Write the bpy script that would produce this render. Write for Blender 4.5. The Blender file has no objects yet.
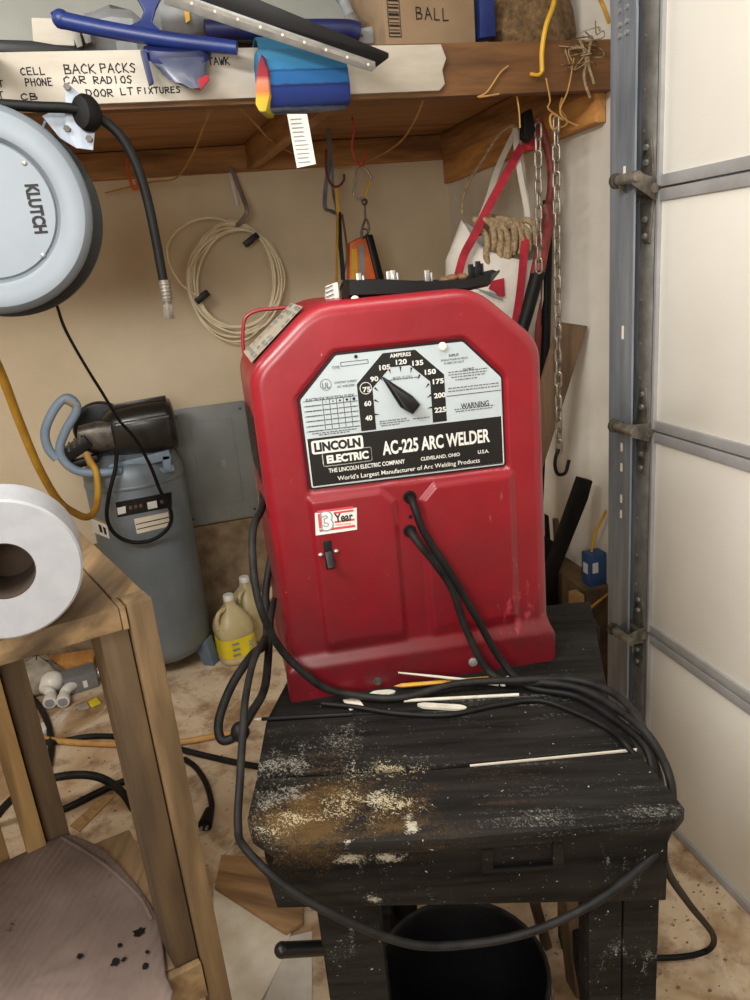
import bpy, bmesh, math, random
from mathutils import Matrix, Vector
random.seed(7)
SC = bpy.context.scene
COL = SC.collection
EYE = 1.5
FPX = 740.0

# ------------------------------------------------------------------ camera
def nv(v): return Vector(v).normalized()
_y = nv((-220, 215, -740)); _z = -nv((210, -2250, -740))
_z = (_z - _y * _z.dot(_y)).normalized(); _x = _y.cross(_z)
ROT = Matrix((_x, _y, _z))
cam_d = bpy.data.cameras.new('camera'); cam = bpy.data.objects.new('camera', cam_d); COL.objects.link(cam)
cam.matrix_world = Matrix.Translation((0, 0, EYE)) @ ROT.to_4x4()
cam_d.sensor_width = 36; cam_d.lens = FPX / 1000 * 36; cam_d.clip_start = .02; cam_d.sensor_fit = 'AUTO'
SC.camera = cam

def hit(px, py, ax, val):
    """where the line of sight through a photo point meets a real plane"""
    d = ROT @ Vector((px - 375, 500 - py, -FPX)); o = Vector((0, 0, EYE))
    return o + d * ((val - o[ax]) / d[ax])
def at(px, py, y): return hit(px, py, 1, y)
def on(px, py, z): return hit(px, py, 2, z)
def rx(px, py, x): return hit(px, py, 0, x)

# ------------------------------------------------------------------ mesh builder
def catmull(pts, n=8, closed=False):
    pts = [Vector(p) for p in pts]
    if len(pts) < 3 and not closed: return pts
    out = []; N = len(pts)
    rng = range(N if closed else N - 1)
    for i in rng:
        p1 = pts[i]; p2 = pts[(i + 1) % N]
        p0 = pts[i - 1] if (i > 0 or closed) else p1 * 2 - p2
        p3 = pts[(i + 2) % N] if (i + 2 < N or closed) else p2 * 2 - p1
        for k in range(n):
            t = k / n
            out.append(.5 * ((2 * p1) + (p2 - p0) * t + (2 * p0 - 5 * p1 + 4 * p2 - p3) * t * t + (3 * p1 - p0 - 3 * p2 + p3) * t ** 3))
    if not closed: out.append(pts[-1])
    return out

class MB:
    def __init__(self): self.bm = bmesh.new()
    def _add(self, verts, faces, M=None):
        vs = [self.bm.verts.new((M @ Vector(v)) if M else v) for v in verts]
        for f in faces:
            try: self.bm.faces.new([vs[i] for i in f])
            except ValueError: pass
        return self
    def box(self, c, s, M=None):
        x, y, z = [q / 2 for q in s]; c = Vector(c)
        v = [c + Vector((a * x, b * y, d * z)) for a in (-1, 1) for b in (-1, 1) for d in (-1, 1)]
        return self._add(v, [(0, 1, 3, 2), (4, 6, 7, 5), (0, 4, 5, 1), (2, 3, 7, 6), (0, 2, 6, 4), (1, 5, 7, 3)], M)
    def beam(self, p0, p1, w, h, up=(0, 0, 1)):
        """box from p0 to p1, w wide sideways, h tall along up"""
        p0 = Vector(p0); p1 = Vector(p1); ex = (p1 - p0).normalized(); up = Vector(up)
        ey = up.cross(ex).normalized(); ez = ex.cross(ey)
        M = Matrix((ex, ey, ez)).transposed().to_4x4(); M.translation = (p0 + p1) / 2
        return self.box((0, 0, 0), ((p1 - p0).length, w, h), M)
    def prism(self, poly, off, M=None):
        """poly: 3d points, extruded by vector off"""
        n = len(poly); off = Vector(off); p = [Vector(q) for q in poly]
        v = p + [q + off for q in p]
        f = [tuple(range(n))[::-1], tuple(range(n, 2 * n))] + [(i, (i + 1) % n, n + (i + 1) % n, n + i) for i in range(n)]
        return self._add(v, f, M)
    def poly(self, pts, M=None): return self._add(pts, [tuple(range(len(pts)))], M)
    def lathe(self, prof, M=None, seg=32, cap=True):
        v = []; f = []; n = len(prof)
        for k in range(seg):
            a = 2 * math.pi * k / seg
            for r, z in prof: v.append((r * math.cos(a), r * math.sin(a), z))
        for k in range(seg):
            k2 = (k + 1) % seg
            for i in range(n - 1): f.append((k * n + i, k2 * n + i, k2 * n + i + 1, k * n + i + 1))
        if cap:
            if prof[0][0] > 1e-6: f.append(tuple(k * n for k in range(seg))[::-1])
            if prof[-1][0] > 1e-6: f.append(tuple(k * n + n - 1 for k in range(seg)))
        return self._add(v, f, M)
    def cyl(self, p0, p1, r0, r1=None, seg=20):
        p0 = Vector(p0); p1 = Vector(p1); r1 = r0 if r1 is None else r1
        M = (p1 - p0).to_track_quat('Z', 'Y').to_matrix().to_4x4(); M.translation = p0
        L = (p1 - p0).length
        return self.lathe([(r0, 0), (r1, L)], M, seg)
    def tube(self, pts, r, seg=10, n=8, closed=False, smooth=True):
        P = catmull(pts, n, closed) if smooth else [Vector(p) for p in pts]
        N = len(P); v = []; f = []; up = None
        rs = r if callable(r) else (lambda t: r)
        for i, p in enumerate(P):
            a = P[i - 1] if (i > 0 or closed) else p; b = P[(i + 1) % N] if (i < N - 1 or closed) else p
            t = (b - a)
            t = t.normalized() if t.length > 1e-9 else Vector((0, 0, 1))
            if up is None:
                up = Vector((0, 0, 1)) if abs(t.z) < .9 else Vector((1, 0, 0))
            s = t.cross(up)
            if s.length < 1e-6: s = t.cross(Vector((.3, 1, .2)))
            s.normalize(); up = s.cross(t)
            rr = rs(i / max(1, N - 1))
            for k in range(seg):
                th = 2 * math.pi * k / seg
                v.append(p + s * (math.cos(th) * rr) + up * (math.sin(th) * rr))
        for i in range(N if closed else N - 1):
            j = (i + 1) % N
            for k in range(seg):
                k2 = (k + 1) % seg; f.append((i * seg + k, i * seg + k2, j * seg + k2, j * seg + k))
        if not closed: f += [tuple(range(seg))[::-1], tuple((N - 1) * seg + k for k in range(seg))]
        return self._add(v, f)
    def ribbon(self, pts, w, side, th=.002, n=8):
        P = catmull(pts, n); side = Vector(side).normalized(); v = []; f = []; N = len(P)
        for i, p in enumerate(P):
            t = (P[min(i + 1, N - 1)] - P[max(i - 1, 0)]).normalized(); s = (side - t * side.dot(t)).normalized(); nn = s.cross(t)
            for a, b in ((-1, -1), (1, -1), (1, 1), (-1, 1)): v.append(p + s * (a * w / 2) + nn * (b * th / 2))
        for i in range(N - 1):
            for k in range(4): f.append((i * 4 + k, i * 4 + (k + 1) % 4, i * 4 + 4 + (k + 1) % 4, i * 4 + 4 + k))
        f += [(3, 2, 1, 0), tuple((N - 1) * 4 + k for k in range(4))]
        return self._add(v, f)
    def ball(self, c, r, M=None, seg=20, rings=12):
        if not hasattr(r, '__len__'): r = (r, r, r)
        v = []; f = []
        for i in range(rings + 1):
            ph = math.pi * i / rings
            for k in range(seg):
                th = 2 * math.pi * k / seg
                v.append((c[0] + r[0] * math.sin(ph) * math.cos(th), c[1] + r[1] * math.sin(ph) * math.sin(th), c[2] + r[2] * math.cos(ph)))
        for i in range(rings):
            for k in range(seg):
                k2 = (k + 1) % seg; f.append((i * seg + k, i * seg + seg + k, i * seg + seg + k2, i * seg + k2))
        return self._add(v, f, M)
    def loft(self, rings, cap0=True, cap1=True):
        n = len(rings[0]); v = [q for r in rings for q in r]; f = []
        for i in range(len(rings) - 1):
            for k in range(n):
                k2 = (k + 1) % n; f.append((i * n + k, i * n + k2, i * n + n + k2, i * n + n + k))
        if cap0: f.append(tuple(range(n))[::-1])
        if cap1: f.append(tuple((len(rings) - 1) * n + k for k in range(n)))
        return self._add(v, f)
    def mesh(self, me, M):
        vs = [self.bm.verts.new(M @ v.co) for v in me.vertices]
        for p in me.polygons:
            try: self.bm.faces.new([vs[i] for i in p.vertices])
            except ValueError: pass
        return self
    def build(self, name, m, parent=None, bevel=0, smooth=False, weld=False, seg=2, angle=40):
        bm = self.bm
        if weld: bmesh.ops.remove_doubles(bm, verts=bm.verts, dist=1e-5)
        bmesh.ops.recalc_face_normals(bm, faces=bm.faces)
        if bevel:
            es = [e for e in bm.edges if len(e.link_faces) == 2 and e.calc_face_angle(0) > math.radians(30)]
            bmesh.ops.bevel(bm, geom=es, offset=bevel, segments=seg, profile=.6, affect='EDGES', clamp_overlap=True)
        if parent is not None:
            top = parent
            while top.parent: top = top.parent
            org = top.location.copy()
        else:
            cs = [v.co for v in bm.verts]
            lo = [min(c[i] for c in cs) for i in range(3)]; hi = [max(c[i] for c in cs) for i in range(3)]
            org = Vector(((lo[0] + hi[0]) / 2, (lo[1] + hi[1]) / 2, lo[2]))
        bmesh.ops.translate(bm, verts=bm.verts, vec=-org)
        me = bpy.data.meshes.new(name); bm.to_mesh(me); bm.free()
        if smooth or bevel:
            for p in me.polygons: p.use_smooth = True
            try: me.set_sharp_from_angle(angle=math.radians(angle))
            except Exception: pass
        me.materials.append(m)
        o = bpy.data.objects.new(name, me); COL.objects.link(o)
        if parent is None: o.location = org
        else: o.parent = parent
        return o

def tag(o, label=None, cat=None, group=None, kind=None):
    if label: o['label'] = label
    if cat: o['category'] = cat
    if group: o['group'] = group
    if kind: o['kind'] = kind
    return o
def thing(name, loc, label, cat, group=None):
    o = bpy.data.objects.new(name, None); COL.objects.link(o); o.location = Vector(loc); o.empty_display_size = .05
    return tag(o, label, cat, group)
def frame(o, ex, ey):
    ex = Vector(ex).normalized(); ey = Vector(ey); ey = (ey - ex * ey.dot(ex)).normalized(); ez = ex.cross(ey)
    M = Matrix((ex, ey, ez)).transposed().to_4x4(); M.translation = Vector(o); return M

def text_mesh(s, bold=0.0):
    cu = bpy.data.curves.new('t', 'FONT'); cu.body = s; cu.size = 1; cu.offset = bold; cu.resolution_u = 3
    o = bpy.data.objects.new('t', cu); me = bpy.data.meshes.new_from_object(o)
    bpy.data.objects.remove(o); bpy.data.curves.remove(cu); return me
def fit_text(mb, s, M, x0, y0, x1, y1, bold=0.02, w=0):
    """letters stretched into the box x0..x1, y0..y1 of frame M"""
    me = text_mesh(s, bold)
    xs = [v.co.x for v in me.vertices]; ys = [v.co.y for v in me.vertices]
    if xs:
        sx = (x1 - x0) / (max(xs) - min(xs)); sy = (y1 - y0) / (max(ys) - min(ys))
        T = Matrix(((sx, 0, 0, x0 - min(xs) * sx), (0, sy, 0, y0 - min(ys) * sy), (0, 0, 1, w), (0, 0, 0, 1)))
        mb.mesh(me, M @ T)
    bpy.data.meshes.remove(me)

STROKES = {
 'A': [[(0, 0), (.35, 1), (.7, 0)], [(.12, .38), (.6, .4)]], 'B': [[(.05, 0), (.05, 1)], [(.05, 1), (.5, .92), (.5, .62), (.1, .52), (.62, .4), (.6, .08), (.05, 0)]],
 'C': [[(.62, .82), (.4, 1), (.1, .7), (.08, .3), (.3, 0), (.62, .12)]], 'D': [[(.05, 0), (.05, 1), (.5, .85), (.64, .5), (.45, .1), (.05, 0)]],
 'E': [[(.6, 1), (.05, 1), (.05, 0), (.62, 0)], [(.05, .52), (.5, .55)]], 'F': [[(.05, 0), (.05, 1), (.6, 1)], [(.05, .55), (.5, .55)]],
 'H': [[(.05, 0), (.05, 1)], [(.6, 0), (.6, 1)], [(.05, .5), (.6, .54)]], 'I': [[(.3, 0), (.3, 1)]],
 'K': [[(.05, 0), (.05, 1)], [(.6, 1), (.08, .45), (.64, 0)]], 'L': [[(.05, 1), (.05, 0), (.6, .04)]], 'N': [[(.05, 0), (.05, 1), (.6, 0), (.6, 1)]],
 'O': [[(.35, 1), (.05, .6), (.15, .1), (.5, .02), (.66, .45), (.55, .9), (.35, 1)]], 'P': [[(.05, 0), (.05, 1), (.55, .92), (.58, .58), (.05, .48)]],
 'R': [[(.05, 0), (.05, 1), (.55, .92), (.56, .6), (.08, .5), (.64, 0)]], 'S': [[(.6, .88), (.3, 1), (.08, .76), (.56, .34), (.4, .02), (.04, .12)]],
 'T': [[(0, 1), (.66, 1)], [(.33, 1), (.33, 0)]], 'U': [[(.05, 1), (.08, .2), (.3, 0), (.55, .15), (.6, 1)]], 'W': [[(0, 1), (.2, 0), (.36, .7), (.52, 0), (.72, 1)]],
 'X': [[(.05, 0), (.6, 1)], [(.05, 1), (.6, 0)]], '?': [[(.1, .8), (.35, 1), (.6, .75), (.35, .4), (.35, .25)]], "'": [[(.2, 1), (.15, .75)]], '.': [[(.1, 0), (.12, .06)]]}
def handwrite(mb, s, M, x, y, h, w=.0012, adv=.86, asp=1.0):
    for ch in s:
        for st in STROKES.get(ch, []):
            P = [(M @ Vector((x + a * h * asp + random.uniform(-.03, .03) * h, y + b * h + random.uniform(-.04, .04) * h, .0006))) for a, b in st]
            for a, b in zip(P, P[1:]):
                d = (b - a).normalized(); nz = M.to_3x3() @ Vector((0, 0, 1)); sd = d.cross(nz).normalized() * w; e = d * w * .7
                mb.poly([a - sd - e, b - sd + e, b + sd + e, a + sd - e])
        x += h * adv * asp
    return x

# ------------------------------------------------------------------ materials
def lin(c):
    def f(v):
        v /= 255.0
        return v / 12.92 if v <= .04045 else ((v + .055) / 1.055) ** 2.4
    return (f(c[0]), f(c[1]), f(c[2]), 1)
def newmat(name):
    m = bpy.data.materials.new(name); m.use_nodes = True
    nt = m.node_tree; return m, nt, nt.nodes['Principled BSDF']
def node(nt, t, **k):
    n = nt.nodes.new(t)
    for a, b in k.items():
        if a in n.inputs: n.inputs[a].default_value = b
        else: setattr(n, a, b)
    return n
def ramp(nt, fac, stops):
    r = nt.nodes.new('ShaderNodeValToRGB'); nt.links.new(fac, r.inputs[0])
    while len(r.color_ramp.elements) < len(stops): r.color_ramp.elements.new(.5)
    for e, (p, c) in zip(r.color_ramp.elements, stops): e.position = p; e.color = c
    return r.outputs[0]
def gray(v): return (v, v, v, 1)
def mixc(nt, fac, a, b):
    m = nt.nodes.new('ShaderNodeMix'); m.data_type = 'RGBA'
    for s, v in ((m.inputs[0], fac), (m.inputs[6], a), (m.inputs[7], b)):
        if hasattr(v, 'is_linked'): nt.links.new(v, s)
        else: s.default_value = v
    return m.outputs[2]
def mth(nt, op, a, b=0.0, c=None):
    m = nt.nodes.new('ShaderNodeMath'); m.operation = op; m.use_clamp = False
    for s, v in zip(m.inputs, (a, b, c)):
        if v is None: continue
        if hasattr(v, 'is_linked'): nt.links.new(v, s)
        else: s.default_value = v
    return m.outputs[0]
def pos(nt, scale=(1, 1, 1), rotz=0):
    g = nt.nodes.new('ShaderNodeNewGeometry'); mp = nt.nodes.new('ShaderNodeMapping')
    mp.inputs['Scale'].default_value = scale
    if rotz:
        r = nt.nodes.new('ShaderNodeVectorRotate'); r.rotation_type = 'Z_AXIS'; r.inputs['Angle'].default_value = rotz
        nt.links.new(g.outputs['Position'], r.inputs['Vector']); nt.links.new(r.outputs[0], mp.inputs['Vector'])
    else: nt.links.new(g.outputs['Position'], mp.inputs['Vector'])
    return mp.outputs[0]
def noise(nt, vec, scale, detail=4, rough=.55, dist=0):
    n = nt.nodes.new('ShaderNodeTexNoise'); n.inputs['Scale'].default_value = scale; n.inputs['Detail'].default_value = detail
    n.inputs['Roughness'].default_value = rough; n.inputs['Distortion'].default_value = dist
    nt.links.new(vec, n.inputs['Vector']); return n.outputs['Fac']
def bump(nt, bs, h, strength=.3, dist=.005):
    b = nt.nodes.new('ShaderNodeBump'); b.inputs['Strength'].default_value = strength; b.inputs['Distance'].default_value = dist
    nt.links.new(h, b.inputs['Height']); nt.links.new(b.outputs[0], bs.inputs['Normal'])
def plain(name, c, rough=.5, metal=0, c2=None, scale=12, stretch=(1, 1, 1), lo=.35, hi=.7, bmp=0, spec=None):
    m, nt, bs = newmat(name); bs.inputs['Roughness'].default_value = rough; bs.inputs['Metallic'].default_value = metal
    if spec is not None: bs.inputs['Specular IOR Level'].default_value = spec
    c = lin(c); c2 = lin(c2) if c2 else tuple([v * .8 for v in c[:3]] + [1])
    f = noise(nt, pos(nt, stretch), scale, 5, .6)
    nt.links.new(ramp(nt, f, [(lo, c2), (hi, c)]), bs.inputs['Base Color'])
    if bmp: bump(nt, bs, f, bmp, .004)
    return m
def wood(name, c, c2, dark=None, axis='x', rotz=0, scale=7, rough=.7, bmp=.25):
    m, nt, bs = newmat(name); bs.inputs['Roughness'].default_value = rough
    st = {'x': (.12, 1, 1), 'y': (1, .12, 1), 'z': (1, 1, .12)}[axis]
    v = pos(nt, st, rotz); g = noise(nt, v, scale * 5, 4, .6, .6); big = noise(nt, v, scale, 3, .6, 1.2)
    a = ramp(nt, g, [(.3, lin(c2)), (.65, lin(c))])
    d = lin(dark) if dark else tuple([q * .35 for q in lin(c2)[:3]] + [1])
    k = ramp(nt, big, [(.32, gray(.85)), (.5, gray(0))])
    kn = nt.nodes.new('ShaderNodeSeparateColor'); nt.links.new(k, kn.inputs[0])
    nt.links.new(mixc(nt, kn.outputs[0], a, d), bs.inputs['Base Color']); bump(nt, bs, g, bmp, .002)
    return m

MT = {}
MT['wall'] = plain('painted_wall_cream', (206, 190, 162), .85, c2=(188, 170, 142), scale=2.2, bmp=.05)
def wall_mat():
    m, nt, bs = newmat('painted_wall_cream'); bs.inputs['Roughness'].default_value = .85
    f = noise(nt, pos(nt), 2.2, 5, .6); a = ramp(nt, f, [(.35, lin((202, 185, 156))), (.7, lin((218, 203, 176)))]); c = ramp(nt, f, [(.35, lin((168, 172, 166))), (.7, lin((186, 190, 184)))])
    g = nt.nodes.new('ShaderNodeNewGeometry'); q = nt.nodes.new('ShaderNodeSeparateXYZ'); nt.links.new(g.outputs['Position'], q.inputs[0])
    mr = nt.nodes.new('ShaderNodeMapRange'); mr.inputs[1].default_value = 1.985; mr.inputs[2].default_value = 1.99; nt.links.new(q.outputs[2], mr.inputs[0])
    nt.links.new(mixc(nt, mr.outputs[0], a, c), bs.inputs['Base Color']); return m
MT['wallb'] = wall_mat()
MT['wallr'] = plain('painted_wall_white', (228, 223, 212), .8, c2=(206, 198, 184), scale=3)
MT['ceil'] = plain('ceiling_paint', (190, 186, 176), .9)
MT['curb'] = plain('rough_foundation', (158, 135, 106), .9, c2=(104, 84, 62), scale=9, bmp=.5)
MT['curbd'] = plain('concrete_curb', (120, 96, 66), .9, c2=(62, 48, 34), scale=8, bmp=.4)
MT['doorp'] = plain('door_vinyl_white', (230, 226, 217), .55, c2=(222, 217, 205), scale=2.0)
MT['galv'] = plain('galvanized_steel', (160, 168, 178), .36, .55, c2=(122, 130, 140), scale=30, stretch=(1, 1, .1))
MT['galvd'] = plain('weathered_galvanized', (158, 154, 147), .5, .1, c2=(124, 119, 112), scale=26)
MT['rail'] = plain('door_rail_grey', (178, 178, 178), .45, .2, c2=(158, 157, 156), scale=10)
MT['hinge'] = plain('zinc_hinge', (142, 136, 124), .4, .4, c2=(92, 86, 76), scale=40)
MT['pine'] = wood('pine_lumber', (188, 138, 82), (150, 104, 56), (96, 62, 32), 'x')
MT['piney'] = wood('pine_lumber_y', (206, 150, 84), (176, 118, 56), (110, 66, 28), 'y')
MT['plyd'] = wood('deck_plywood', (172, 124, 78), (142, 98, 58), (94, 62, 34), 'x', scale=4)
MT['beam'] = wood('old_beam', (124, 86, 50), (96, 63, 34), (58, 38, 20), 'x')
MT['joistz'] = wood('joist_lumber', (172, 126, 74), (136, 94, 50), (92, 60, 30), 'y')
MT['board'] = plain('whitewashed_board', (206, 200, 188), .75, c2=(168, 158, 142), scale=5, stretch=(.4, 1, 1.5))
MT['ink'] = plain('marker_ink', (24, 22, 24), .7)
MT['black'] = plain('black_plastic', (20, 20, 22), .4, spec=.3, c2=(12, 12, 13))
MT['rubber'] = plain('black_rubber', (22, 21, 21), .55, spec=.22, c2=(12, 12, 12), scale=20)
MT['rubberg'] = plain('dusty_cable_rubber', (40, 38, 36), .6, spec=.22, c2=(14, 14, 14), scale=26)
MT['white'] = plain('white_plastic', (226, 224, 216), .45, c2=(208, 204, 194))
MT['steel'] = plain('bright_steel', (186, 185, 180), .32, .5, c2=(146, 143, 138), scale=24)
MT['dsteel'] = plain('dark_steel', (108, 102, 94), .4, .5, c2=(66, 61, 55), scale=30)
MT['plate'] = plain('plate_white', (186, 197, 202), .4, c2=(174, 185, 190), scale=10)
MT['platek'] = plain('plate_black', (20, 20, 22), .38, c2=(14, 14, 15))
MT['letw'] = plain('letter_white', (226, 226, 220), .5)
MT['grey'] = plain('fine_print_grey', (96, 98, 98), .6)
MT['reel'] = plain('reel_silver_blue', (124, 133, 141), .4, .15, c2=(114, 123, 131), scale=4)
MT['reeld'] = plain('reel_rim_dark', (46, 50, 54), .5, .1)
MT['tank'] = plain('tank_blue_grey', (124, 134, 142), .42, .25, c2=(106, 115, 122), scale=5)
MT['tubeb'] = plain('handle_blue_grey', (134, 152, 170), .5, c2=(112, 130, 148))
MT['panel'] = plain('electrical_panel_grey', (136, 140, 138), .5, .2, c2=(120, 124, 122), scale=4)
MT['yhose'] = plain('yellow_hose', (196, 152, 52), .5, c2=(164, 118, 32))
MT['blue'] = plain('blue_plastic', (30, 54, 122), .4, c2=(20, 38, 96))
MT['blued'] = plain('navy_plastic', (26, 36, 92), .45, c2=(18, 24, 66))
MT['card'] = plain('cardboard', (156, 132, 104), .8, c2=(138, 115, 88), scale=6)
MT['burlap'] = plain('burlap', (126, 100, 66), .95, c2=(80, 60, 38), scale=60, bmp=.5)
MT['cream'] = plain('cream_wire', (250, 240, 214), .55, c2=(228, 212, 178))
MT['tan'] = plain('tan_string', (196, 152, 86), .7, c2=(160, 116, 58))
MT['orange'] = plain('orange_tape', (224, 112, 44), .55, c2=(196, 88, 30))
MT['yellow'] = plain('yellow_paint', (224, 178, 48), .5, c2=(196, 148, 34))
MT['redw'] = plain('red_wire', (206, 70, 40), .5)
MT['maroon'] = plain('red_coated_hook', (118, 38, 32), .5, c2=(86, 26, 22))
MT['canvas'] = plain('canvas_white', (222, 216, 206), .85, c2=(194, 187, 176), scale=9, bmp=.15)
MT['strap'] = plain('red_webbing', (176, 34, 52), .75, c2=(140, 22, 38), scale=30)
MT['strapw'] = plain('pale_webbing', (206, 198, 184), .8)
MT['rope'] = plain('hemp_rope', (176, 154, 120), .85, c2=(124, 102, 72), scale=120, bmp=.5)
MT['redp'] = plain('worn_red_paint', (150, 58, 52), .55, c2=(104, 44, 38), scale=14)
MT['chain'] = plain('chain_steel', (186, 178, 164), .35, .6, c2=(112, 102, 88), scale=40)
MT['brownb'] = wood('brown_board', (112, 88, 64), (84, 63, 44), (52, 38, 26), 'z')
MT['bench'] = wood('bench_lumber', (146, 120, 86), (100, 78, 50), (52, 38, 24), 'y', .3, 6)
MT['benchz'] = wood('bench_leg_lumber', (128, 104, 72), (94, 74, 47), (52, 38, 24), 'z', 0, 6)
MT['benchd'] = wood('bench_leg_dark', (100, 80, 55), (72, 55, 35), (40, 29, 19), 'z', 0, 6)
MT['benchl'] = wood('bench_leg_light', (170, 138, 90), (140, 108, 64), (88, 62, 36), 'z', 0, 6)
MT['paper'] = plain('paper_towel', (166, 168, 173), .9, c2=(156, 158, 163), scale=30, bmp=.12)
MT['cardt'] = plain('roll_core', (74, 58, 44), .9, c2=(56, 43, 32))
MT['sheet'] = plain('white_paper', (236, 230, 216), .85, c2=(206, 194, 172), scale=8)
MT['jug'] = plain('jug_plastic', (196, 182, 142), .4, c2=(178, 162, 118), scale=10)
MT['jugy'] = plain('jug_label_yellow', (226, 206, 40), .55, c2=(206, 184, 30))
MT['chalk'] = plain('soapstone', (206, 202, 190), .8, c2=(178, 172, 156), scale=40)
MT['pencil'] = plain('yellow_pencil', (206, 152, 44), .5)
MT['foot'] = plain('blue_grey_foot', (96, 112, 128), .5)
MT['bulb'] = plain('bulb_white', (232, 228, 218), .3)
MT['greyb'] = plain('grey_conduit_box', (118, 120, 120), .55)
MT['bag'] = plain('clear_plastic_bag', (176, 168, 154), .35, c2=(132, 122, 106), scale=18, bmp=.4)
MT['dull'] = plain('dull_label', (164, 156, 138), .7, c2=(140, 130, 112), scale=20)
MT['cup'] = plain('smoky_plastic', (104, 110, 128), .3, c2=(70, 76, 98), scale=8)
MT['alu'] = plain('dull_aluminium', (150, 150, 146), .4, .4, c2=(120, 120, 116), scale=20)
MT['shroud'] = plain('glossy_black_shroud', (42, 39, 36), .28, c2=(28, 26, 24), spec=.5)
MT['pinkp'] = plain('faded_red_print', (206, 74, 82), .6)
MT['gbox'] = plain('blue_outlet_box', (44, 78, 126), .5)
MT['grbl'] = plain('grey_plastic', (150, 152, 154), .5, c2=(122, 124, 126))

def red_mat():
    m, nt, bs = newmat('red_enamel'); v = pos(nt)
    big = noise(nt, v, 3.2, 4, .6); base = ramp(nt, big, [(.3, lin((116, 14, 27))), (.7, lin((146, 20, 35)))])
    # grimier towards the foot of the case, bare metal chips and pale scuffs
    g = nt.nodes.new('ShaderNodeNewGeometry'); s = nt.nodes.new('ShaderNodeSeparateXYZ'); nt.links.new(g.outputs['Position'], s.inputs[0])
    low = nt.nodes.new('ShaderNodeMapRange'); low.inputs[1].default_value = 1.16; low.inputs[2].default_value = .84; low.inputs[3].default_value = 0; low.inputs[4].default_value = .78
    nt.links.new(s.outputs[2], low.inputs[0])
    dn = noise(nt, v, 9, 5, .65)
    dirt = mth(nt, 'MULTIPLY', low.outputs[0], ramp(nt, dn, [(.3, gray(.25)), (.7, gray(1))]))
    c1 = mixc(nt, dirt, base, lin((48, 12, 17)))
    dd = nt.nodes.new('ShaderNodeVectorMath'); dd.operation = 'DISTANCE'; nt.links.new(g.outputs['Position'], dd.inputs[0]); dd.inputs[1].default_value = (.50, 1.03, .92)
    mr = nt.nodes.new('ShaderNodeMapRange'); mr.inputs[1].default_value = .02; mr.inputs[2].default_value = .11; mr.inputs[3].default_value = .3; mr.inputs[4].default_value = 0; nt.links.new(dd.outputs['Value'], mr.inputs[0])
    sn = noise(nt, pos(nt, (1, 1, .5), .7), 70, 6, .7)
    c1 = mixc(nt, ramp(nt, mth(nt, 'ADD', sn, mr.outputs[0]), [(.78, gray(0)), (.90, gray(.4))]), c1, lin((190, 74, 82)))
    sp = noise(nt, v, 130, 2, .5); c1 = mixc(nt, ramp(nt, sp, [(.77, gray(0)), (.80, gray(.7))]), c1, lin((206, 120, 116)))
    st = noise(nt, pos(nt, (1, 1, .22)), 60, 2, .5)
    chips = mth(nt, 'MULTIPLY', ramp(nt, st, [(.74, gray(0)), (.78, gray(1))]), mth(nt, 'ADD', low.outputs[0], .12))
    c2 = mixc(nt, chips, c1, lin((196, 150, 140)))
    nt.links.new(c2, bs.inputs['Base Color'])
    nt.links.new(ramp(nt, dn, [(.3, gray(.28)), (.8, gray(.5))]), bs.inputs['Roughness'])
    bs.inputs['Coat Weight'].default_value = .12; bs.inputs['Coat Roughness'].default_value = .2
    bump(nt, bs, noise(nt, v, 26, 3), .06, .004)
    return m
MT['red'] = red_mat()

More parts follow.
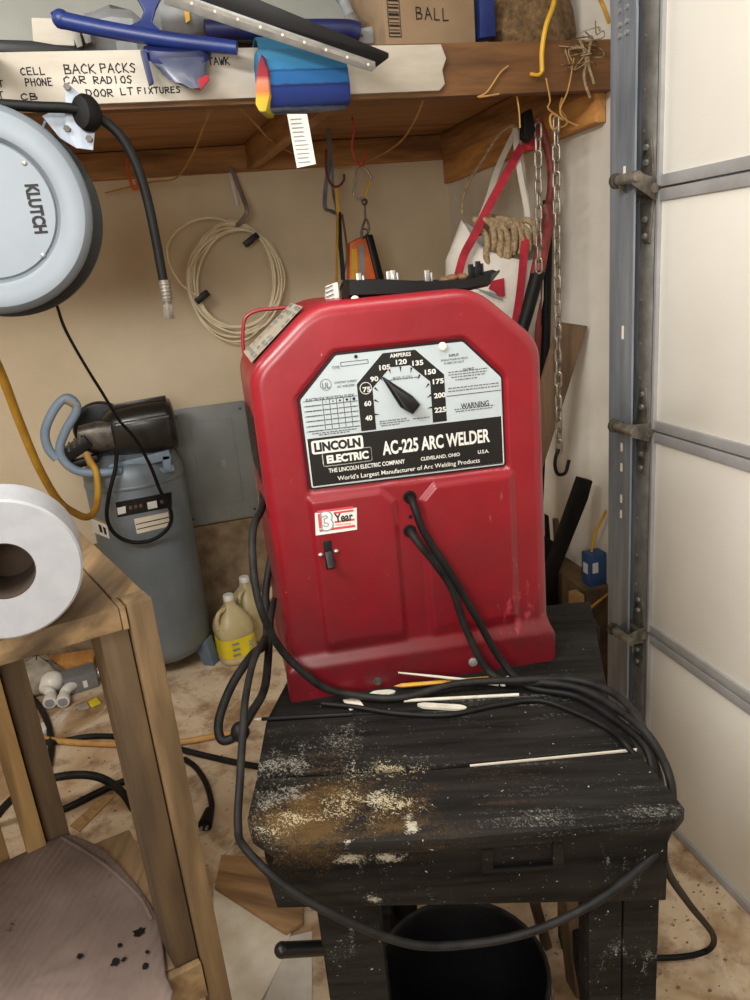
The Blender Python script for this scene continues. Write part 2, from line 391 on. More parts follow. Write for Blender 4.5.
def black_table_mat(rot):
    m, nt, bs = newmat('black_painted_planks')
    v = pos(nt, (1, 1, 1)); gr = noise(nt, pos(nt, (.1, 1, 1), rot), 42, 5, .65, .4)
    base = ramp(nt, gr, [(.3, lin((7, 6, 6))), (.78, lin((42, 40, 37)))])
    g = nt.nodes.new('ShaderNodeNewGeometry')
    def mask(c, r0, r1):
        d = nt.nodes.new('ShaderNodeVectorMath'); d.operation = 'DISTANCE'; nt.links.new(g.outputs['Position'], d.inputs[0]); d.inputs[1].default_value = c
        mr = nt.nodes.new('ShaderNodeMapRange'); mr.inputs[1].default_value = r0; mr.inputs[2].default_value = r1; mr.inputs[3].default_value = 1; mr.inputs[4].default_value = 0
        nt.links.new(d.outputs['Value'], mr.inputs[0]); return mr.outputs[0]
    fine = noise(nt, pos(nt, (.55, 1, 1), rot + .9), 240, 5, .75, .8); fine2 = noise(nt, pos(nt, (1, 1, 1)), 480, 3, .7)
    def layer(cur, col, sc, th, cs, stretch=(1, 1, 1), amt=.5, det=6, soft=.07, fk=.0, mx=.9):
        n = noise(nt, pos(nt, stretch, rot), sc, det, .68, .3)
        mk = None
        for c, r0, r1 in cs:
            q = mask(c, r0, r1); mk = q if mk is None else mth(nt, 'MAXIMUM', mk, q)
        lv = mth(nt, 'ADD', n, mth(nt, 'MULTIPLY', mk, amt))
        if fk: lv = mth(nt, 'ADD', lv, mth(nt, 'MULTIPLY', mth(nt, 'ADD', mth(nt, 'ADD', fine, fine2), -1.0), fk))
        f = ramp(nt, lv, [(th, gray(0)), (th + soft, gray(mx))])
        return mixc(nt, f, cur, col)
    T = .82
    p = lambda x, y: tuple(on(x, y, T))
    # worn brown bare wood at the front left, then cream and white paint splatter, scuffs along the grain
    c = layer(base, lin((84, 64, 36)), 16, .74, [(p(300, 825), .02, .17), (p(390, 818), .0, .15), (p(345, 805), 0, .13)], (.5, 1, 1), .40, 8, .22, .5)
    c = layer(c, lin((58, 46, 32)), 24, .86, [(p(450, 830), .0, .22), (p(500, 790), .0, .25), (p(330, 765), 0, .2)], (.15, 1, 1), .36, 8, .16, .6)
    c = layer(c, lin((168, 156, 126)), 22, .84, [(p(280, 812), 0, .10), (p(345, 795), 0, .11), (p(385, 800), 0, .10), (p(390, 772), 0, .1)], (.55, 1, 1), .36, 8, .08, .85)
    c = layer(c, lin((128, 124, 114)), 26, .86, [(p(290, 765), 0, .20), (p(340, 745), 0, .16), (p(272, 800), 0, .16)], (.7, 1, 1), .33, 8, .1, .9)
    ap = lambda x, y: tuple(at(x, y, .752))
    c = layer(c, lin((176, 170, 152)), 45, .84, [(p(411, 828), .004, .026), (p(410, 816), .0, .02), (p(348, 842), .0, .024), (ap(352, 868), .012, .055), (ap(385, 862), .008, .05), (p(378, 796), 0, .05), (p(262, 828), 0, .035), (ap(400, 938), 0, .05), (ap(375, 905), 0, .04)], (.8, 1, 1), .40, 8, .16, .5, .85)
    c = layer(c, lin((146, 144, 138)), 40, .88, [(p(640, 795), 0, .20), (p(540, 800), 0, .24), (p(470, 715), 0, .22), (p(540, 705), 0, .2), (p(420, 765), 0, .16)], (.05, 1, 1), .33, 8, .2, .55, .5)
    c = layer(c, lin((150, 152, 150)), 50, .90, [((.50, .69, .55), 0, .22), ((.46, .70, .74), 0, .18), ((.2, .76, .72), 0, .2), ((.1, .8, .6), 0, .18)], (1, 1, .3), .33, 8, .14, .6, .6)
    c = layer(c, lin((190, 188, 180)), 150, .765, [((.2, .8, .75), 2, 3)], (1, 1, 1), .06, 2)
    nt.links.new(c, bs.inputs['Base Color']); bs.inputs['Roughness'].default_value = .62; bs.inputs['Specular IOR Level'].default_value = .14
    bump(nt, bs, gr, .35, .003); return m
TROT = .31
MT['blackw'] = black_table_mat(TROT)

def floor_mat():
    m, nt, bs = newmat('dirty_concrete_floor'); v = pos(nt)
    a = noise(nt, v, 1.7, 5, .6, .6); b = noise(nt, v, 9, 6, .65); c = noise(nt, v, 60, 3, .6)
    col = ramp(nt, a, [(.3, lin((120, 92, 64))), (.43, lin((164, 134, 100))), (.52, lin((206, 186, 158))), (.62, lin((186, 158, 126))), (.75, lin((140, 108, 78)))])
    col = mixc(nt, ramp(nt, b, [(.5, gray(0)), (.66, gray(.7))]), col, lin((112, 80, 52)))
    b2 = noise(nt, pos(nt, (1.6, .6, 1), .5), 6, 6, .7, .5)
    col = mixc(nt, ramp(nt, b2, [(.58, gray(0)), (.68, gray(.8))]), col, lin((216, 204, 184)))
    col = mixc(nt, ramp(nt, c, [(.64, gray(0)), (.70, gray(.75))]), col, lin((60, 44, 30)))
    nt.links.new(col, bs.inputs['Base Color']); bs.inputs['Roughness'].default_value = .85
    bump(nt, bs, b, .3, .006); return m
MT['floor'] = floor_mat()

def stripe_mat(z0, z1):
    m, nt, bs = newmat('striped_towel'); g = nt.nodes.new('ShaderNodeNewGeometry'); s = nt.nodes.new('ShaderNodeSeparateXYZ'); nt.links.new(g.outputs['Position'], s.inputs[0])
    n = noise(nt, pos(nt, (.3, 1, 1)), 160, 3)
    mr = nt.nodes.new('ShaderNodeMapRange'); mr.inputs[1].default_value = z0; mr.inputs[2].default_value = z1
    nt.links.new(mth(nt, 'ADD', s.outputs[2], mth(nt, 'MULTIPLY', n, .006)), mr.inputs[0])
    st = [(0, (22, 30, 78)), (.06, (24, 34, 84)), (.08, (124, 138, 170)), (.11, (24, 34, 84)), (.14, (128, 142, 172)), (.17, (20, 36, 92)), (.44, (22, 44, 108)), (.49, (14, 28, 70)), (.52, (28, 84, 138)), (.7, (30, 90, 144)), (.73, (20, 60, 110)), (.76, (40, 110, 156)), (1, (58, 124, 164))]
    nt.links.new(ramp(nt, mr.outputs[0], [(p, lin(c)) for p, c in st]), bs.inputs['Base Color'])
    bs.inputs['Roughness'].default_value = .95; bump(nt, bs, n, .4, .004); return m
def stripe_end_mat(z0, z1):
    m, nt, bs = newmat('striped_towel_end'); g = nt.nodes.new('ShaderNodeNewGeometry'); s = nt.nodes.new('ShaderNodeSeparateXYZ'); nt.links.new(g.outputs['Position'], s.inputs[0])
    mr = nt.nodes.new('ShaderNodeMapRange'); mr.inputs[1].default_value = z0; mr.inputs[2].default_value = z1; nt.links.new(s.outputs[2], mr.inputs[0])
    st = [(0, (190, 180, 60)), (.25, (206, 170, 56)), (.36, (196, 116, 70)), (.52, (196, 130, 104)), (.6, (150, 44, 52)), (1, (90, 34, 60))]
    nt.links.new(ramp(nt, mr.outputs[0], [(p, lin(c)) for p, c in st]), bs.inputs['Base Color']); bs.inputs['Roughness'].default_value = .95; return m
def pad_mat():
    m, nt, bs = newmat('quilted_pad'); v = pos(nt, (1, 1, 1), .4)
    w = nt.nodes.new('ShaderNodeTexWave'); w.inputs['Scale'].default_value = 22; w.inputs['Distortion'].default_value = 3; nt.links.new(v, w.inputs['Vector'])
    b = noise(nt, v, 5, 5, .6); sp = noise(nt, v, 22, 4, .6)
    c = ramp(nt, b, [(.3, lin((96, 80, 72))), (.7, lin((130, 114, 107)))])
    c = mixc(nt, ramp(nt, sp, [(.66, gray(0)), (.72, gray(.85))]), c, lin((46, 36, 32)))
    nt.links.new(c, bs.inputs['Base Color']); bs.inputs['Roughness'].default_value = .95; bump(nt, bs, w.outputs['Fac'], .25, .006); return m
MT['pad'] = pad_mat()

def smooth01(t):
    t = max(0.0, min(1.0, t)); return t * t * (3 - 2 * t)
def seg_dist(p, poly):
    best = 1e9; n = len(poly); inside = False; x, y = p
    for i in range(n):
        ax, ay = poly[i]; bx, by = poly[(i + 1) % n]
        dx, dy = bx - ax, by - ay; L = dx * dx + dy * dy
        t = max(0, min(1, ((x - ax) * dx + (y - ay) * dy) / L)) if L else 0
        d = (x - ax - t * dx) ** 2 + (y - ay - t * dy) ** 2
        if d < best: best = d
        if (ay > y) != (by > y) and x < (bx - ax) * (y - ay) / (by - ay) + ax: inside = not inside
    d = math.sqrt(best); return d if inside else -d
def fillet(poly, r, n=5):
    out = []; N = len(poly)
    for i in range(N):
        p0 = Vector(poly[i - 1]); p = Vector(poly[i]); p1 = Vector(poly[(i + 1) % N]); rr = r[i] if hasattr(r, '__len__') else r
        a = (p0 - p); b = (p1 - p); k = min(rr, a.length * .45, b.length * .45)
        if k < 1e-5: out.append(tuple(p)); continue
        A = p + a.normalized() * k; B = p + b.normalized() * k
        for j in range(n + 1):
            t = j / n; out.append(tuple(A * (1 - t) ** 2 + p * 2 * t * (1 - t) + B * t * t))
    return out

# ================================================================== SETTING
XR = 1.24; YB = 3.12; XD = 1.073
def struct(o, label=None): return tag(o, kind='structure', label=label)
b = MB(); b.box((-.4, 1.06, -.03), (3.6, 4.4, .06)); struct(b.build('floor', MT['floor']))
b = MB(); b.box((-.4, 1.06, 2.78), (3.6, 4.4, .06)); struct(b.build('ceiling', MT['ceil']))
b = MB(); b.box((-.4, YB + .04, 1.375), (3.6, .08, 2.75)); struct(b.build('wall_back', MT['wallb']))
b = MB(); b.box((XR + .04, (1.66 + YB) / 2, 1.375), (.08, YB - 1.66, 2.75)); struct(b.build('wall_right', MT['wallr']))
b = MB(); b.box((-2.16, 1.06, 1.375), (.08, 4.2, 2.75)); struct(b.build('wall_left', MT['wall']))
b = MB(); b.box((-.4, -1.1, 1.375), (3.6, .08, 2.75)); struct(b.build('wall_front', MT['wall']))
b = MB(); b.box((XR + .04, .3, 2.47), (.08, 2.72, .62)); struct(b.build('trim_1', MT['wallr']))
b = MB(); b.box((-.4, YB - .006, .25), (3.26, .024, .5)); struct(b.build('trim_2', MT['curb'], bevel=.004))
b = MB(); b.box((XR - .045, (1.90 + YB) / 2 - .02, .225), (.09, YB - 1.90 - .06, .45)); struct(b.build('trim_3', MT['curbd'], bevel=.006))
b = MB(); b.box((1.175, 1.62, 1.15), (.13, .08, 2.3)); struct(b.build('trim_4', MT['piney'], bevel=.003))

# garage door of four insulated sections
door = thing('door_1', (XD, 1.5, 0), 'white insulated overhead garage door of four panels, right wall', None)
del door['label']; door['kind'] = 'structure'
SH = .533; DY0 = 1.476; DY1 = -1.0
for k in range(4):
    z0 = k * SH
    b = MB(); b.box((XD + .018, (DY0 + DY1) / 2, z0 + SH / 2), (.034, DY0 - DY1, SH - .006))
    pn = b.build('door_section', MT['doorp'], door, bevel=.002)
    b = MB()
    if k: b.box((XD - .001, (DY0 - .004 + DY1) / 2, z0 + .014), (.010, DY0 - .004 - DY1, .024))
    if k < 3: b.box((XD - .001, (DY0 - .004 + DY1) / 2, z0 + SH - .014), (.010, DY0 - .004 - DY1, .024))
    if k == 0: b.box((XD - .001, (DY0 - .004 + DY1) / 2, .012), (.012, DY0 - .004 - DY1, .022))
    b.build('section_rail', MT['rail'], door, bevel=.002)
    b = MB(); b.box((XD - .003, DY0 + .045, z0 + SH / 2), (.012, .085, SH - .004)); b.box((XD + .012, DY0 + .085, z0 + SH / 2), (.04, .006, SH - .004))
    for q in (.12, .2, .3, .42): b.cyl((XD - .009, DY0 + .05, z0 + q), (XD - .012, DY0 + .05, z0 + q), .004, seg=10)
    b.build('end_stile', MT['galvd'], door, bevel=.0015)
    b = MB(); b.box((XD - .004, DY0 + .001, z0 + SH / 2), (.010, .010, SH - .01)); b.build('stile_edge', MT['rail'], door)
for k in (1, 2, 3):
    z0 = k * SH; yc = DY0 + .03
    b = MB()
    # tapering leaves above and below the joint, knuckles and roller sleeve
    b.prism([(XD - .010, yc - .026, z0), (XD - .010, yc + .026, z0), (XD - .010, yc + .012, z0 + .10), (XD - .010, yc - .012, z0 + .10)], (-.005, 0, 0))
    b.prism([(XD - .010, yc - .026, z0), (XD - .010, yc + .026, z0), (XD - .010, yc + .012, z0 - .11), (XD - .010, yc - .012, z0 - .11)], (-.005, 0, 0))
    b.prism([(XD - .012, yc - .03, z0 + .02), (XD - .012, yc - .03, z0 - .025), (XD - .10, yc - .075, z0 + .008), (XD - .10, yc - .075, z0 + .036)], (0, .004, 0))
    b.prism([(XD - .012, yc + .03, z0 + .02), (XD - .012, yc + .03, z0 - .025), (XD - .10, yc - .028, z0 + .008), (XD - .10, yc - .028, z0 + .036)], (0, .004, 0))
    b.cyl((XD - .022, yc - .04, z0), (XD - .022, yc + .045, z0), .010, seg=14)
    b.cyl((XD - .094, yc - .085, z0 + .022), (XD - .094, yc - .016, z0 + .022), .011, seg=14)
    hg = b.build('hinge', MT['hinge'], door, bevel=.001)
    b = MB()
    for zz in (.085, .055, -.06, -.095): b.cyl((XD - .015, yc, z0 + zz), (XD - .021, yc, z0 + zz), .0065, seg=6)
    b.build('hinge_bolt', MT['steel'], hg)
    b = MB(); b.cyl((XD - .094, yc - .016, z0 + .022), (XD - .094, yc - .004, z0 + .022), .0055, seg=10)
    b.build('roller_stem', MT['dsteel'], hg)
    b = MB(); b.cyl((XD - .094, yc - .012, z0 + .022), (XD - .094, yc - .002, z0 + .022), .016, seg=22)
    b.build('roller', MT['dsteel'], hg, bevel=.002)
b = MB(); b.box((XD - .0105, DY0 + .05, .50), (.001, .055, .10)); lab = b.build('warning_sticker', MT['sheet'], door)
b = MB(); b.box((XD - .0113, DY0 + .05, .542), (.0006, .05, .012)); b.build('warning_bar', MT['orange'], lab)

# vertical track with its curve
tr = thing('door_track', (1.03, 1.58, 0), 'galvanized steel track upright beside the white garage door, curving inward at its top', 'track')
path = [(1.031, 0.0)] ; R0 = .36
path = [(1.034, z / 20 * 1.93) for z in range(21)] + [(1.034 - R0 + R0 * math.cos(a), 1.93 + R0 * math.sin(a)) for a in [i * math.pi / 2 / 12 for i in range(1, 13)]]
prof = [(-.029, -.052), (-.034, -.052), (-.034, -.046), (-.029, -.040), (-.029, .045), (-.022, .052), (.022, .052), (.027, .045), (.027, .022), (.030, .018)]  # (across, along door)
def sweep(prof, th):
    rings = []
    pin = []
    n = len(prof)
    for i, (a, y) in enumerate(prof):
        p0 = Vector(prof[max(i - 1, 0)]); p1 = Vector(prof[min(i + 1, n - 1)]); t = (p1 - p0).normalized(); pin.append((a - t.y * th * -1, y + t.x * th * -1))
    loop = prof + pin[::-1]
    for i, (x, z) in enumerate(path):
        q0 = Vector(path[max(i - 1, 0)]); q1 = Vector(path[min(i + 1, len(path) - 1)]); t = (q1 - q0).normalized(); s = Vector((t.y, -t.x))
        rings.append([Vector((x + s.x * a, 1.518 + y, z + s.y * a)) for a, y in loop])
    return rings
b = MB(); b.loft(sweep(prof, .002)); b.build('channel', MT['galv'], tr, smooth=True, angle=35)
for z in (1.90, 1.92, 1.945, 1.965):
    for y in (1.503, 1.528): MB().cyl((1.007, y, z), (1.0, y, z), .005, seg=8).build('rivet', MT['steel'], tr)
for z in (1.64, 1.30, 1.03, .98, .90, .86): MB().box((1.0045, 1.508, z), (.0012, .007, .02 if z != 1.30 else .03)).build('slot', MT['sheet'], tr)
for z in (1.955, 1.20, .35):
    b = MB(); b.prism([(1.056, 1.568, z - .035), (1.056, 1.568, z + .035), (1.108, 1.578, z + .035), (1.108, 1.578, z - .035)], (0, .004, 0)); b.box((1.106, 1.60, z), (.004, .05, .07))
    b.build('jamb_bracket', MT['dsteel'] if z < 1.9 else MT['black'], tr)

# ================================================================== OVERHEAD SHELF
ZD = 1.975
sh = thing('storage_shelf', (0, 2.5, 1.88), 'long lumber storage shelf built across the garage above the welder', 'shelf')
b = MB(); b.box((-.42, (1.94 + YB) / 2 - .002, ZD + .008), (XR * 2 + .82, YB - 1.94 - .006, .016)); b.build('deck', MT['plyd'], sh)
b = MB(); b.box((-.44, 1.92, 1.934), (3.34, .038, .116)); b.build('front_beam', MT['beam'], sh, bevel=.003)
b = MB(); b.box((-.42, YB - .021, ZD - .0485), (3.3, .038, .09)); b.build('wall_ledger', MT['pine'], sh, bevel=.002)
b = MB(); b.box((XR - .021, (1.94 + YB) / 2 - .02, ZD - .0485), (.038, YB - 1.94 - .05, .09)); b.build('side_joist', MT['joistz'], sh, bevel=.002)
b = MB(); b.prism([(XR - .003, 1.945, 1.807), (XR - .003, 1.945, 1.914), (XR - .003, 3.07, 1.886), (XR - .003, 3.07, 1.786)], (-.034, 0, 0)); b.build('side_ledger', MT['piney'], sh, bevel=.003)
for (xa, xb) in ((-.34, -.30), (.51, .43), (-1.2, -1.2)):
    b = MB(); b.beam((xa, 1.945, ZD - .046), (xb, YB - .045, ZD - .046), .038, .088); b.build('joist', MT['joistz'], sh, bevel=.002)
# pale board nailed to the front of the beam, with hand lettering
b = MB(); pts = [(-1.2, 1.886), (.742, 1.886), (.757, 1.900), (.752, 1.93), (.764, 1.955), (.752, 1.985), (-1.2, 1.993)]
b.prism([(x, 1.900, z) for x, z in pts], (0, -.014, 0)); brd = b.build('sign_board', MT['board'], sh, bevel=.0015)
def write_at(s, px, py, hpx, wpx=None):
    p = at(px, py, 1.886); h = (at(px, py - hpx, 1.886) - p).length
    M = frame(p, (1, -.0, -.005), (0, 0, 1))
    asp = 1.0; b = MB()
    if wpx: asp = (at(px + wpx, py, 1.886) - p).length / (len(s) * .86 * h)
    handwrite(b, s, M, 0, 0, h, .0013, asp=asp); b.build('hand_lettering', MT['ink'], brd)
for a in (('CELL', 21, 75, 7, 26), ('BACK', 65, 74, 9, 33), ('PACKS', 101, 73, 9, 37), ('PHONE', 26, 86, 7, 28), ('CAR', 64, 84, 7, 24), ('RADIOS', 94, 84, 7, 40), ('CB', 21, 100, 6, 19),
          ('DOOR', 87, 97, 7, 28), ('LT', 121, 95, 7, 14), ('FIXTURES', 138, 94, 6, 44), ('T', -1, 87, 6, 6), ('T', -1, 98, 6, 6), ('STAWK', 203, 65, 7, 28)): write_at(*a)

# ================================================================== BLACK TABLE
T = .82
def Tp(x, y): return on(x, y, T)
fp = [Tp(247, 818), Tp(251, 832), Tp(272, 846), Tp(460, 838), Tp(676, 819), Tp(685, 808), Tp(638, 751), Tp(440, 769), Tp(256, 779)]
ex = (Tp(680, 819) - Tp(272, 846)).normalized(); ey = Vector((-ex.y, ex.x, 0))
tbl = thing('black_table', (.3, 1.0, 0), 'black painted plank table splattered with white paint under the red welder', 'table')
b = MB(); b.prism(fp, (0, 0, -.02)); b.build('plank', MT['blackw'], tbl, bevel=.003)
A0 = Tp(256, 777); A1 = Tp(440, 767); A2 = Tp(637, 749.0)
gap = ey * .0035
l1 = A0 + (Tp(277, 662) - A0) * .42; r1 = A2 + (Tp(605, 690) - A2) * .85
b = MB(); b.prism([A0 + gap, A1 + gap, A2 + gap, r1, l1], (0, 0, -.02)); b.build('plank', MT['blackw'], tbl, bevel=.002)
l2 = l1 + ey * .30 + ex * .05; r2 = r1 + ey * .34 + ex * .06
b = MB(); b.prism([l1 + gap, r1 + gap, r2, l2], (0, 0, -.02)); b.build('plank', MT['blackw'], tbl, bevel=.002)
b = MB(); b.prism([Tp(470, 766) + Vector((0, 0, -.002)), Tp(637, 750) + Vector((0, 0, -.002)), Tp(637, 748.2) + Vector((0, 0, -.002)), Tp(470, 764.6) + Vector((0, 0, -.002))], (0, 0, .0022)); b.build('pale_joint', MT['board'], tbl)
FL = Tp(272, 846); zt = T - .02
def tl(u, v, z): q = FL + ex * u + ey * v; return Vector((q.x, q.y, z))   # along the front, back, height
b = MB()
b.prism([tl(.012, .02, zt), tl(.50, .02, zt), tl(.50, .02, .672), tl(-.012, .02, .70), tl(-.02, .02, .76)], ey * .022); apr = b.build('apron', MT['blackw'], tbl, bevel=.002)
b = MB()
for (u0, u1, z0, z1) in ((.262, .366, .7915, .7965), (.262, .366, .7415, .7465), (.262, .276, .7465, .7915), (.352, .366, .7465, .7915)):
    b.prism([tl(u0, .02, z0), tl(u1, .02, z0), tl(u1, .02, z1), tl(u0, .02, z1)], ey * -.006)
b.build('recess_frame', MT['blackw'], apr, bevel=.001)
b = MB(); b.prism([tl(-.02, .03, zt), tl(.04, .03, zt), tl(.02, .03, zt - .035), tl(-.02, .03, zt - .035)], ey * .03); b.build('corner_block', MT['blackw'], tbl, bevel=.002)
def leg(u, v, w, d, z0=0, z1=zt):
    b = MB(); b.prism([tl(u, v, z0), tl(u + w, v, z0), tl(u + w, v + d, z0), tl(u, v + d, z0)], (0, 0, z1 - z0)); return b.build('leg', MT['blackw'], tbl, bevel=.002)
leg(.035, .0435, .085, .038); leg(.405, .0435, .045, .06); leg(.452, .0435, .048, .038)
leg(.07, .53, .085, .038); leg(.47, .53, .085, .038)
b = MB(); b.beam(tl(.06, .09, .16), tl(.09, .53, .16), .03, .08); b.build('stretcher', MT['blackw'], tbl, bevel=.002)
b = MB(); b.beam(tl(.46, .11, .16), tl(.49, .53, .16), .03, .08); b.build('stretcher', MT['blackw'], tbl, bevel=.002)
p = tl(.03, .09, .60)
b = MB(); g0 = at(282, 950, .80); g1 = at(322, 948, .815); b.tube([g0, (g0 + g1) / 2, g1], .0105, 12); b.ball(g0, .0107)
b.build('peg', MT['black'], tbl, smooth=True)

# ================================================================== WELDER
WA = Vector((.099, 1.085, T)); WB = Vector((.555, 1.025, T)); we = (WB - WA).normalized(); WW = (WB - WA).length
wn = we.cross(Vector((0, 0, 1)))         # outwards, to the camera
WM = frame(WA, we, (0, 0, 1))
WD = .30
def W(px, py, off=0):
    """photo point on the welder's front plane (off further in) to panel coordinates"""
    d = ROT @ Vector((px - 375, 500 - py, -FPX)); o = Vector((0, 0, EYE)); q = WA - wn * off
    k = (q - o).dot(wn) / d.dot(wn); p = o + d * k - WA
    return (p.dot(we), p.z)
def wl(u, v, w=0): return WM @ Vector((u, v, w))
weld = thing('arc_welder', wl(WW / 2, 0, -WD / 2), 'red arc welder with a sloped-corner case and round dial plate on black table', 'welder')
OUT = [(0, .0), (.464, .0), (.464, .050), (.457, .066), (.455, .545), (.356, .634), (.110, .634), (.006, .545), (.006, .066), (0, .050)]
OUTF = fillet(OUT, [.004, .012, .012, .012, .03, .035, .035, .03, .012, .012], 6)
# resample outline
def resample(poly, step):
    out = []; n = len(poly)
    for i in range(n):
        a = Vector(poly[i]); c = Vector(poly[(i + 1) % n]); k = max(1, int((c - a).length / step))
        for j in range(k): out.append(a + (c - a) * j / k)
    return out
PLO = [(.0795, .360), (.388, .358), (.388, .497), (.331, .557), (.138, .557), (.0785, .497)]
PLX = fillet([(.072, .351), (.395, .350), (.395, .501), (.334, .565), (.134, .565), (.071, .501)], .006, 3)
LP = [(.073, .07), (.205, .07), (.205, .322), (.186, .343), (.073, .343)]
RP = [(.250, .07), (.398, .07), (.398, .343), (.272, .341), (.250, .318)]
OUTR = [(u, v if v > .02 else v - .06) for u, v in OUTF]
ol = resample(OUTF, .0045); cen = Vector((.23, .315)); RD = .02
def fdepth(u, v, de):
    w = 0.0
    rd = .007 + (RD - .007) * smooth01((v - .05) / .03)
    if de < rd: w -= rd - math.sqrt(max(0, rd * rd - (rd - de) ** 2))
    w += .011 * (1 - smooth01((v - .052) / .03)) - .011
    if .06 < u < .41 and v > .34: w -= .007 * smooth01((seg_dist((u, v), PLX)) / .006 + .3)
    if .06 < v < .36:
        w += .006 * max(smooth01(seg_dist((u, v), LP) / .012 + .5), smooth01(seg_dist((u, v), RP) / .012 + .5)) * smooth01((v - .07) / .03)
    return w
NT = 110; rings = []
for k in range(1, NT + 1):
    t = k / NT; t = 1 - (1 - t) ** 1.25
    ring = []
    for q in ol:
        p = cen + (q - cen) * t; de = max(0, seg_dist((p.x, p.y), OUTR)) if t > .8 else .05
        ring.append(wl(p.x, p.y, fdepth(p.x, p.y, de)))
    rings.append(ring)
def rim(w, ins=0): return [wl(*(q - (q - cen).normalized() * ins), w) for q in ol]
rings.append(rim(-.05))
b = MB(); b.loft(rings, True, True); fpan = b.build('front_panel', MT['red'], weld, smooth=True, angle=60)
def flare(u, w): return .23 + (u - .23) * (1 + (.10 if u < .23 else .02) * max(0, (-w - .05) / .25))
b = MB(); b.loft([[wl(flare(q.x, w), q.y - .001, w) for q in [q - (q - cen).normalized() * .0015 for q in ol]] for w in (-.051, -.1, -.2, -WD)]); case = b.build('case', MT['red'], weld, smooth=True, angle=30)
PW = -.0165   # plate seat
PLF = fillet(PLO, .003, 3)
def flat(poly, w, th, mb=None):
    mb = mb or MB(); return mb.prism([wl(u, v, w) for u, v in poly], wn * th)
plate = flat(PLF, PW, .0025).build('dial_plate', MT['plate'], weld)
ZW = PW + .0027
flat(fillet([(.0765, .3565), (.391, .3545), (.391, .4985), (.333, .5605), (.136, .5605), (.0755, .4985)], .004, 3), PW - .0012, .0016).build('plate_shade_rim', MT['platek'], weld)  # black rim paints the shade of the recess around the plate
# black lettering band and the arched scale band
kb = flat([(.0815, .362), (.386, .360), (.386, .4365), (.0815, .4375)], ZW - .0002, .0004)
band = [(.165, .4395), (.165, .5115), (.208, .553), (.2575, .553), (.299, .5115), (.299, .4395), (.277, .4395), (.277, .503), (.2475, .531), (.2175, .531), (.188, .503), (.188, .4395)]
flat(band, ZW - .0002, .0004, kb); kb.build('black_band', MT['platek'], plate)
bw = MB(); bk = MB(); bg = MB()
MWp = WM
def wtext(mb, s, px0, pyb0, px1, hpx, bold=.02, w=ZW + .0004):
    """a line of text, its own part, between two photo x positions along the panel's level line"""
    a = W(px0, pyb0, -w); c = W(px1, pyb0 - (px1 - px0) * .128, -w); h = W(px0, pyb0 - hpx, -w)[1] - a[1]
    q = MB(); fit_text(q, s, MWp, a[0], a[1], c[0], a[1] + h, bold, w)
    nm, mt = ('white_lettering', MT['letw']) if mb is bw else ('black_lettering', MT['ink']) if mb is bk else ('fine_print', MT['grey'])
    q.build(nm, mt, plate)
wtext(bw, 'AC-225 ARC WELDER', 383, 455.5, 490, 14, .03)
wtext(bw, 'THE LINCOLN ELECTRIC COMPANY', 329, 473, 405, 4.4, .02)
wtext(bw, 'CLEVELAND, OHIO', 421, 461.5, 460, 4.2, .02); wtext(bw, 'U.S.A.', 478, 454, 489, 3.6, .02)
wtext(bw, "World's Largest Manufacturer of Arc Welding Products", 338, 482, 480, 6, .006)
wtext(bw, 'AMPERES', 390, 358, 411, 4, .02)
for s, x, y, wd in (('40', 369, 421, 7), ('60', 368, 406.5, 7), ('75', 367, 392.5, 8), ('90', 374.5, 382, 8), ('105', 385, 370.5, 11), ('120', 401.5, 365, 11), ('135', 418, 366, 11), ('150', 430.5, 375, 11), ('175', 438.5, 384.5, 11), ('200', 440, 398.5, 11.5), ('225', 440.5, 413, 11.5)):
    wtext(bw, s, x - wd / 2, y, x + wd / 2, 5.2, .03)
def ringpoly(mb, c, r0, r1, w, n=28, sq=1.0):
    for i in range(n):
        a = 2 * math.pi * i / n; d = 2 * math.pi * (i + 1) / n
        mb.poly([wl(c[0] + r * math.cos(q) * sq, c[1] + r * math.sin(q), w) for r, q in ((r0, a), (r1, a), (r1, d), (r0, d))])
q_ = MB(); ringpoly(q_, W(367, 389.5), .0082, .0092, ZW + .0004); q_.build('scale_ring', MT['letw'], plate)
# maker's logo block
def rrect(u0, v0, u1, v1, r): return fillet([(u0, v0), (u1, v0), (u1, v1), (u0, v1)], r, 4)
p0 = W(311, 456); p1 = W(361, 440)
flat(rrect(.0865, .4125, .166, .4335, .004), ZW, .0004, bw)
lu = rrect(.101, .391, .178, .414, .004); li = rrect(.1022, .3922, .1768, .4128, .0035)
for i in range(len(lu)):
    j = (i + 1) % len(lu); bw.poly([wl(*lu[i], ZW + .0002), wl(*lu[j], ZW + .0002), wl(*li[j], ZW + .0002), wl(*li[i], ZW + .0002)])
q_ = MB(); fit_text(q_, 'ELECTRIC', MWp, .1075, .3955, .1725, .4085, .05, ZW + .0004); q_.build('logo_lettering', MT['letw'], plate)
q_ = MB(); fit_text(q_, 'LINCOLN', MWp, .0905, .4155, .162, .4305, .055, ZW + .0006); q_.build('logo_lettering', MT['ink'], plate)
for q in (((.0805, .3612), (.387, .3612), (.387, .3622), (.0805, .3622)), ((.0805, .3612), (.0815, .3612), (.0815, .437), (.0805, .437)), ((.3862, .36), (.3872, .36), (.3872, .437), (.3862, .437))):
    bw.poly([wl(u, v, ZW + .0002) for u, v in q])
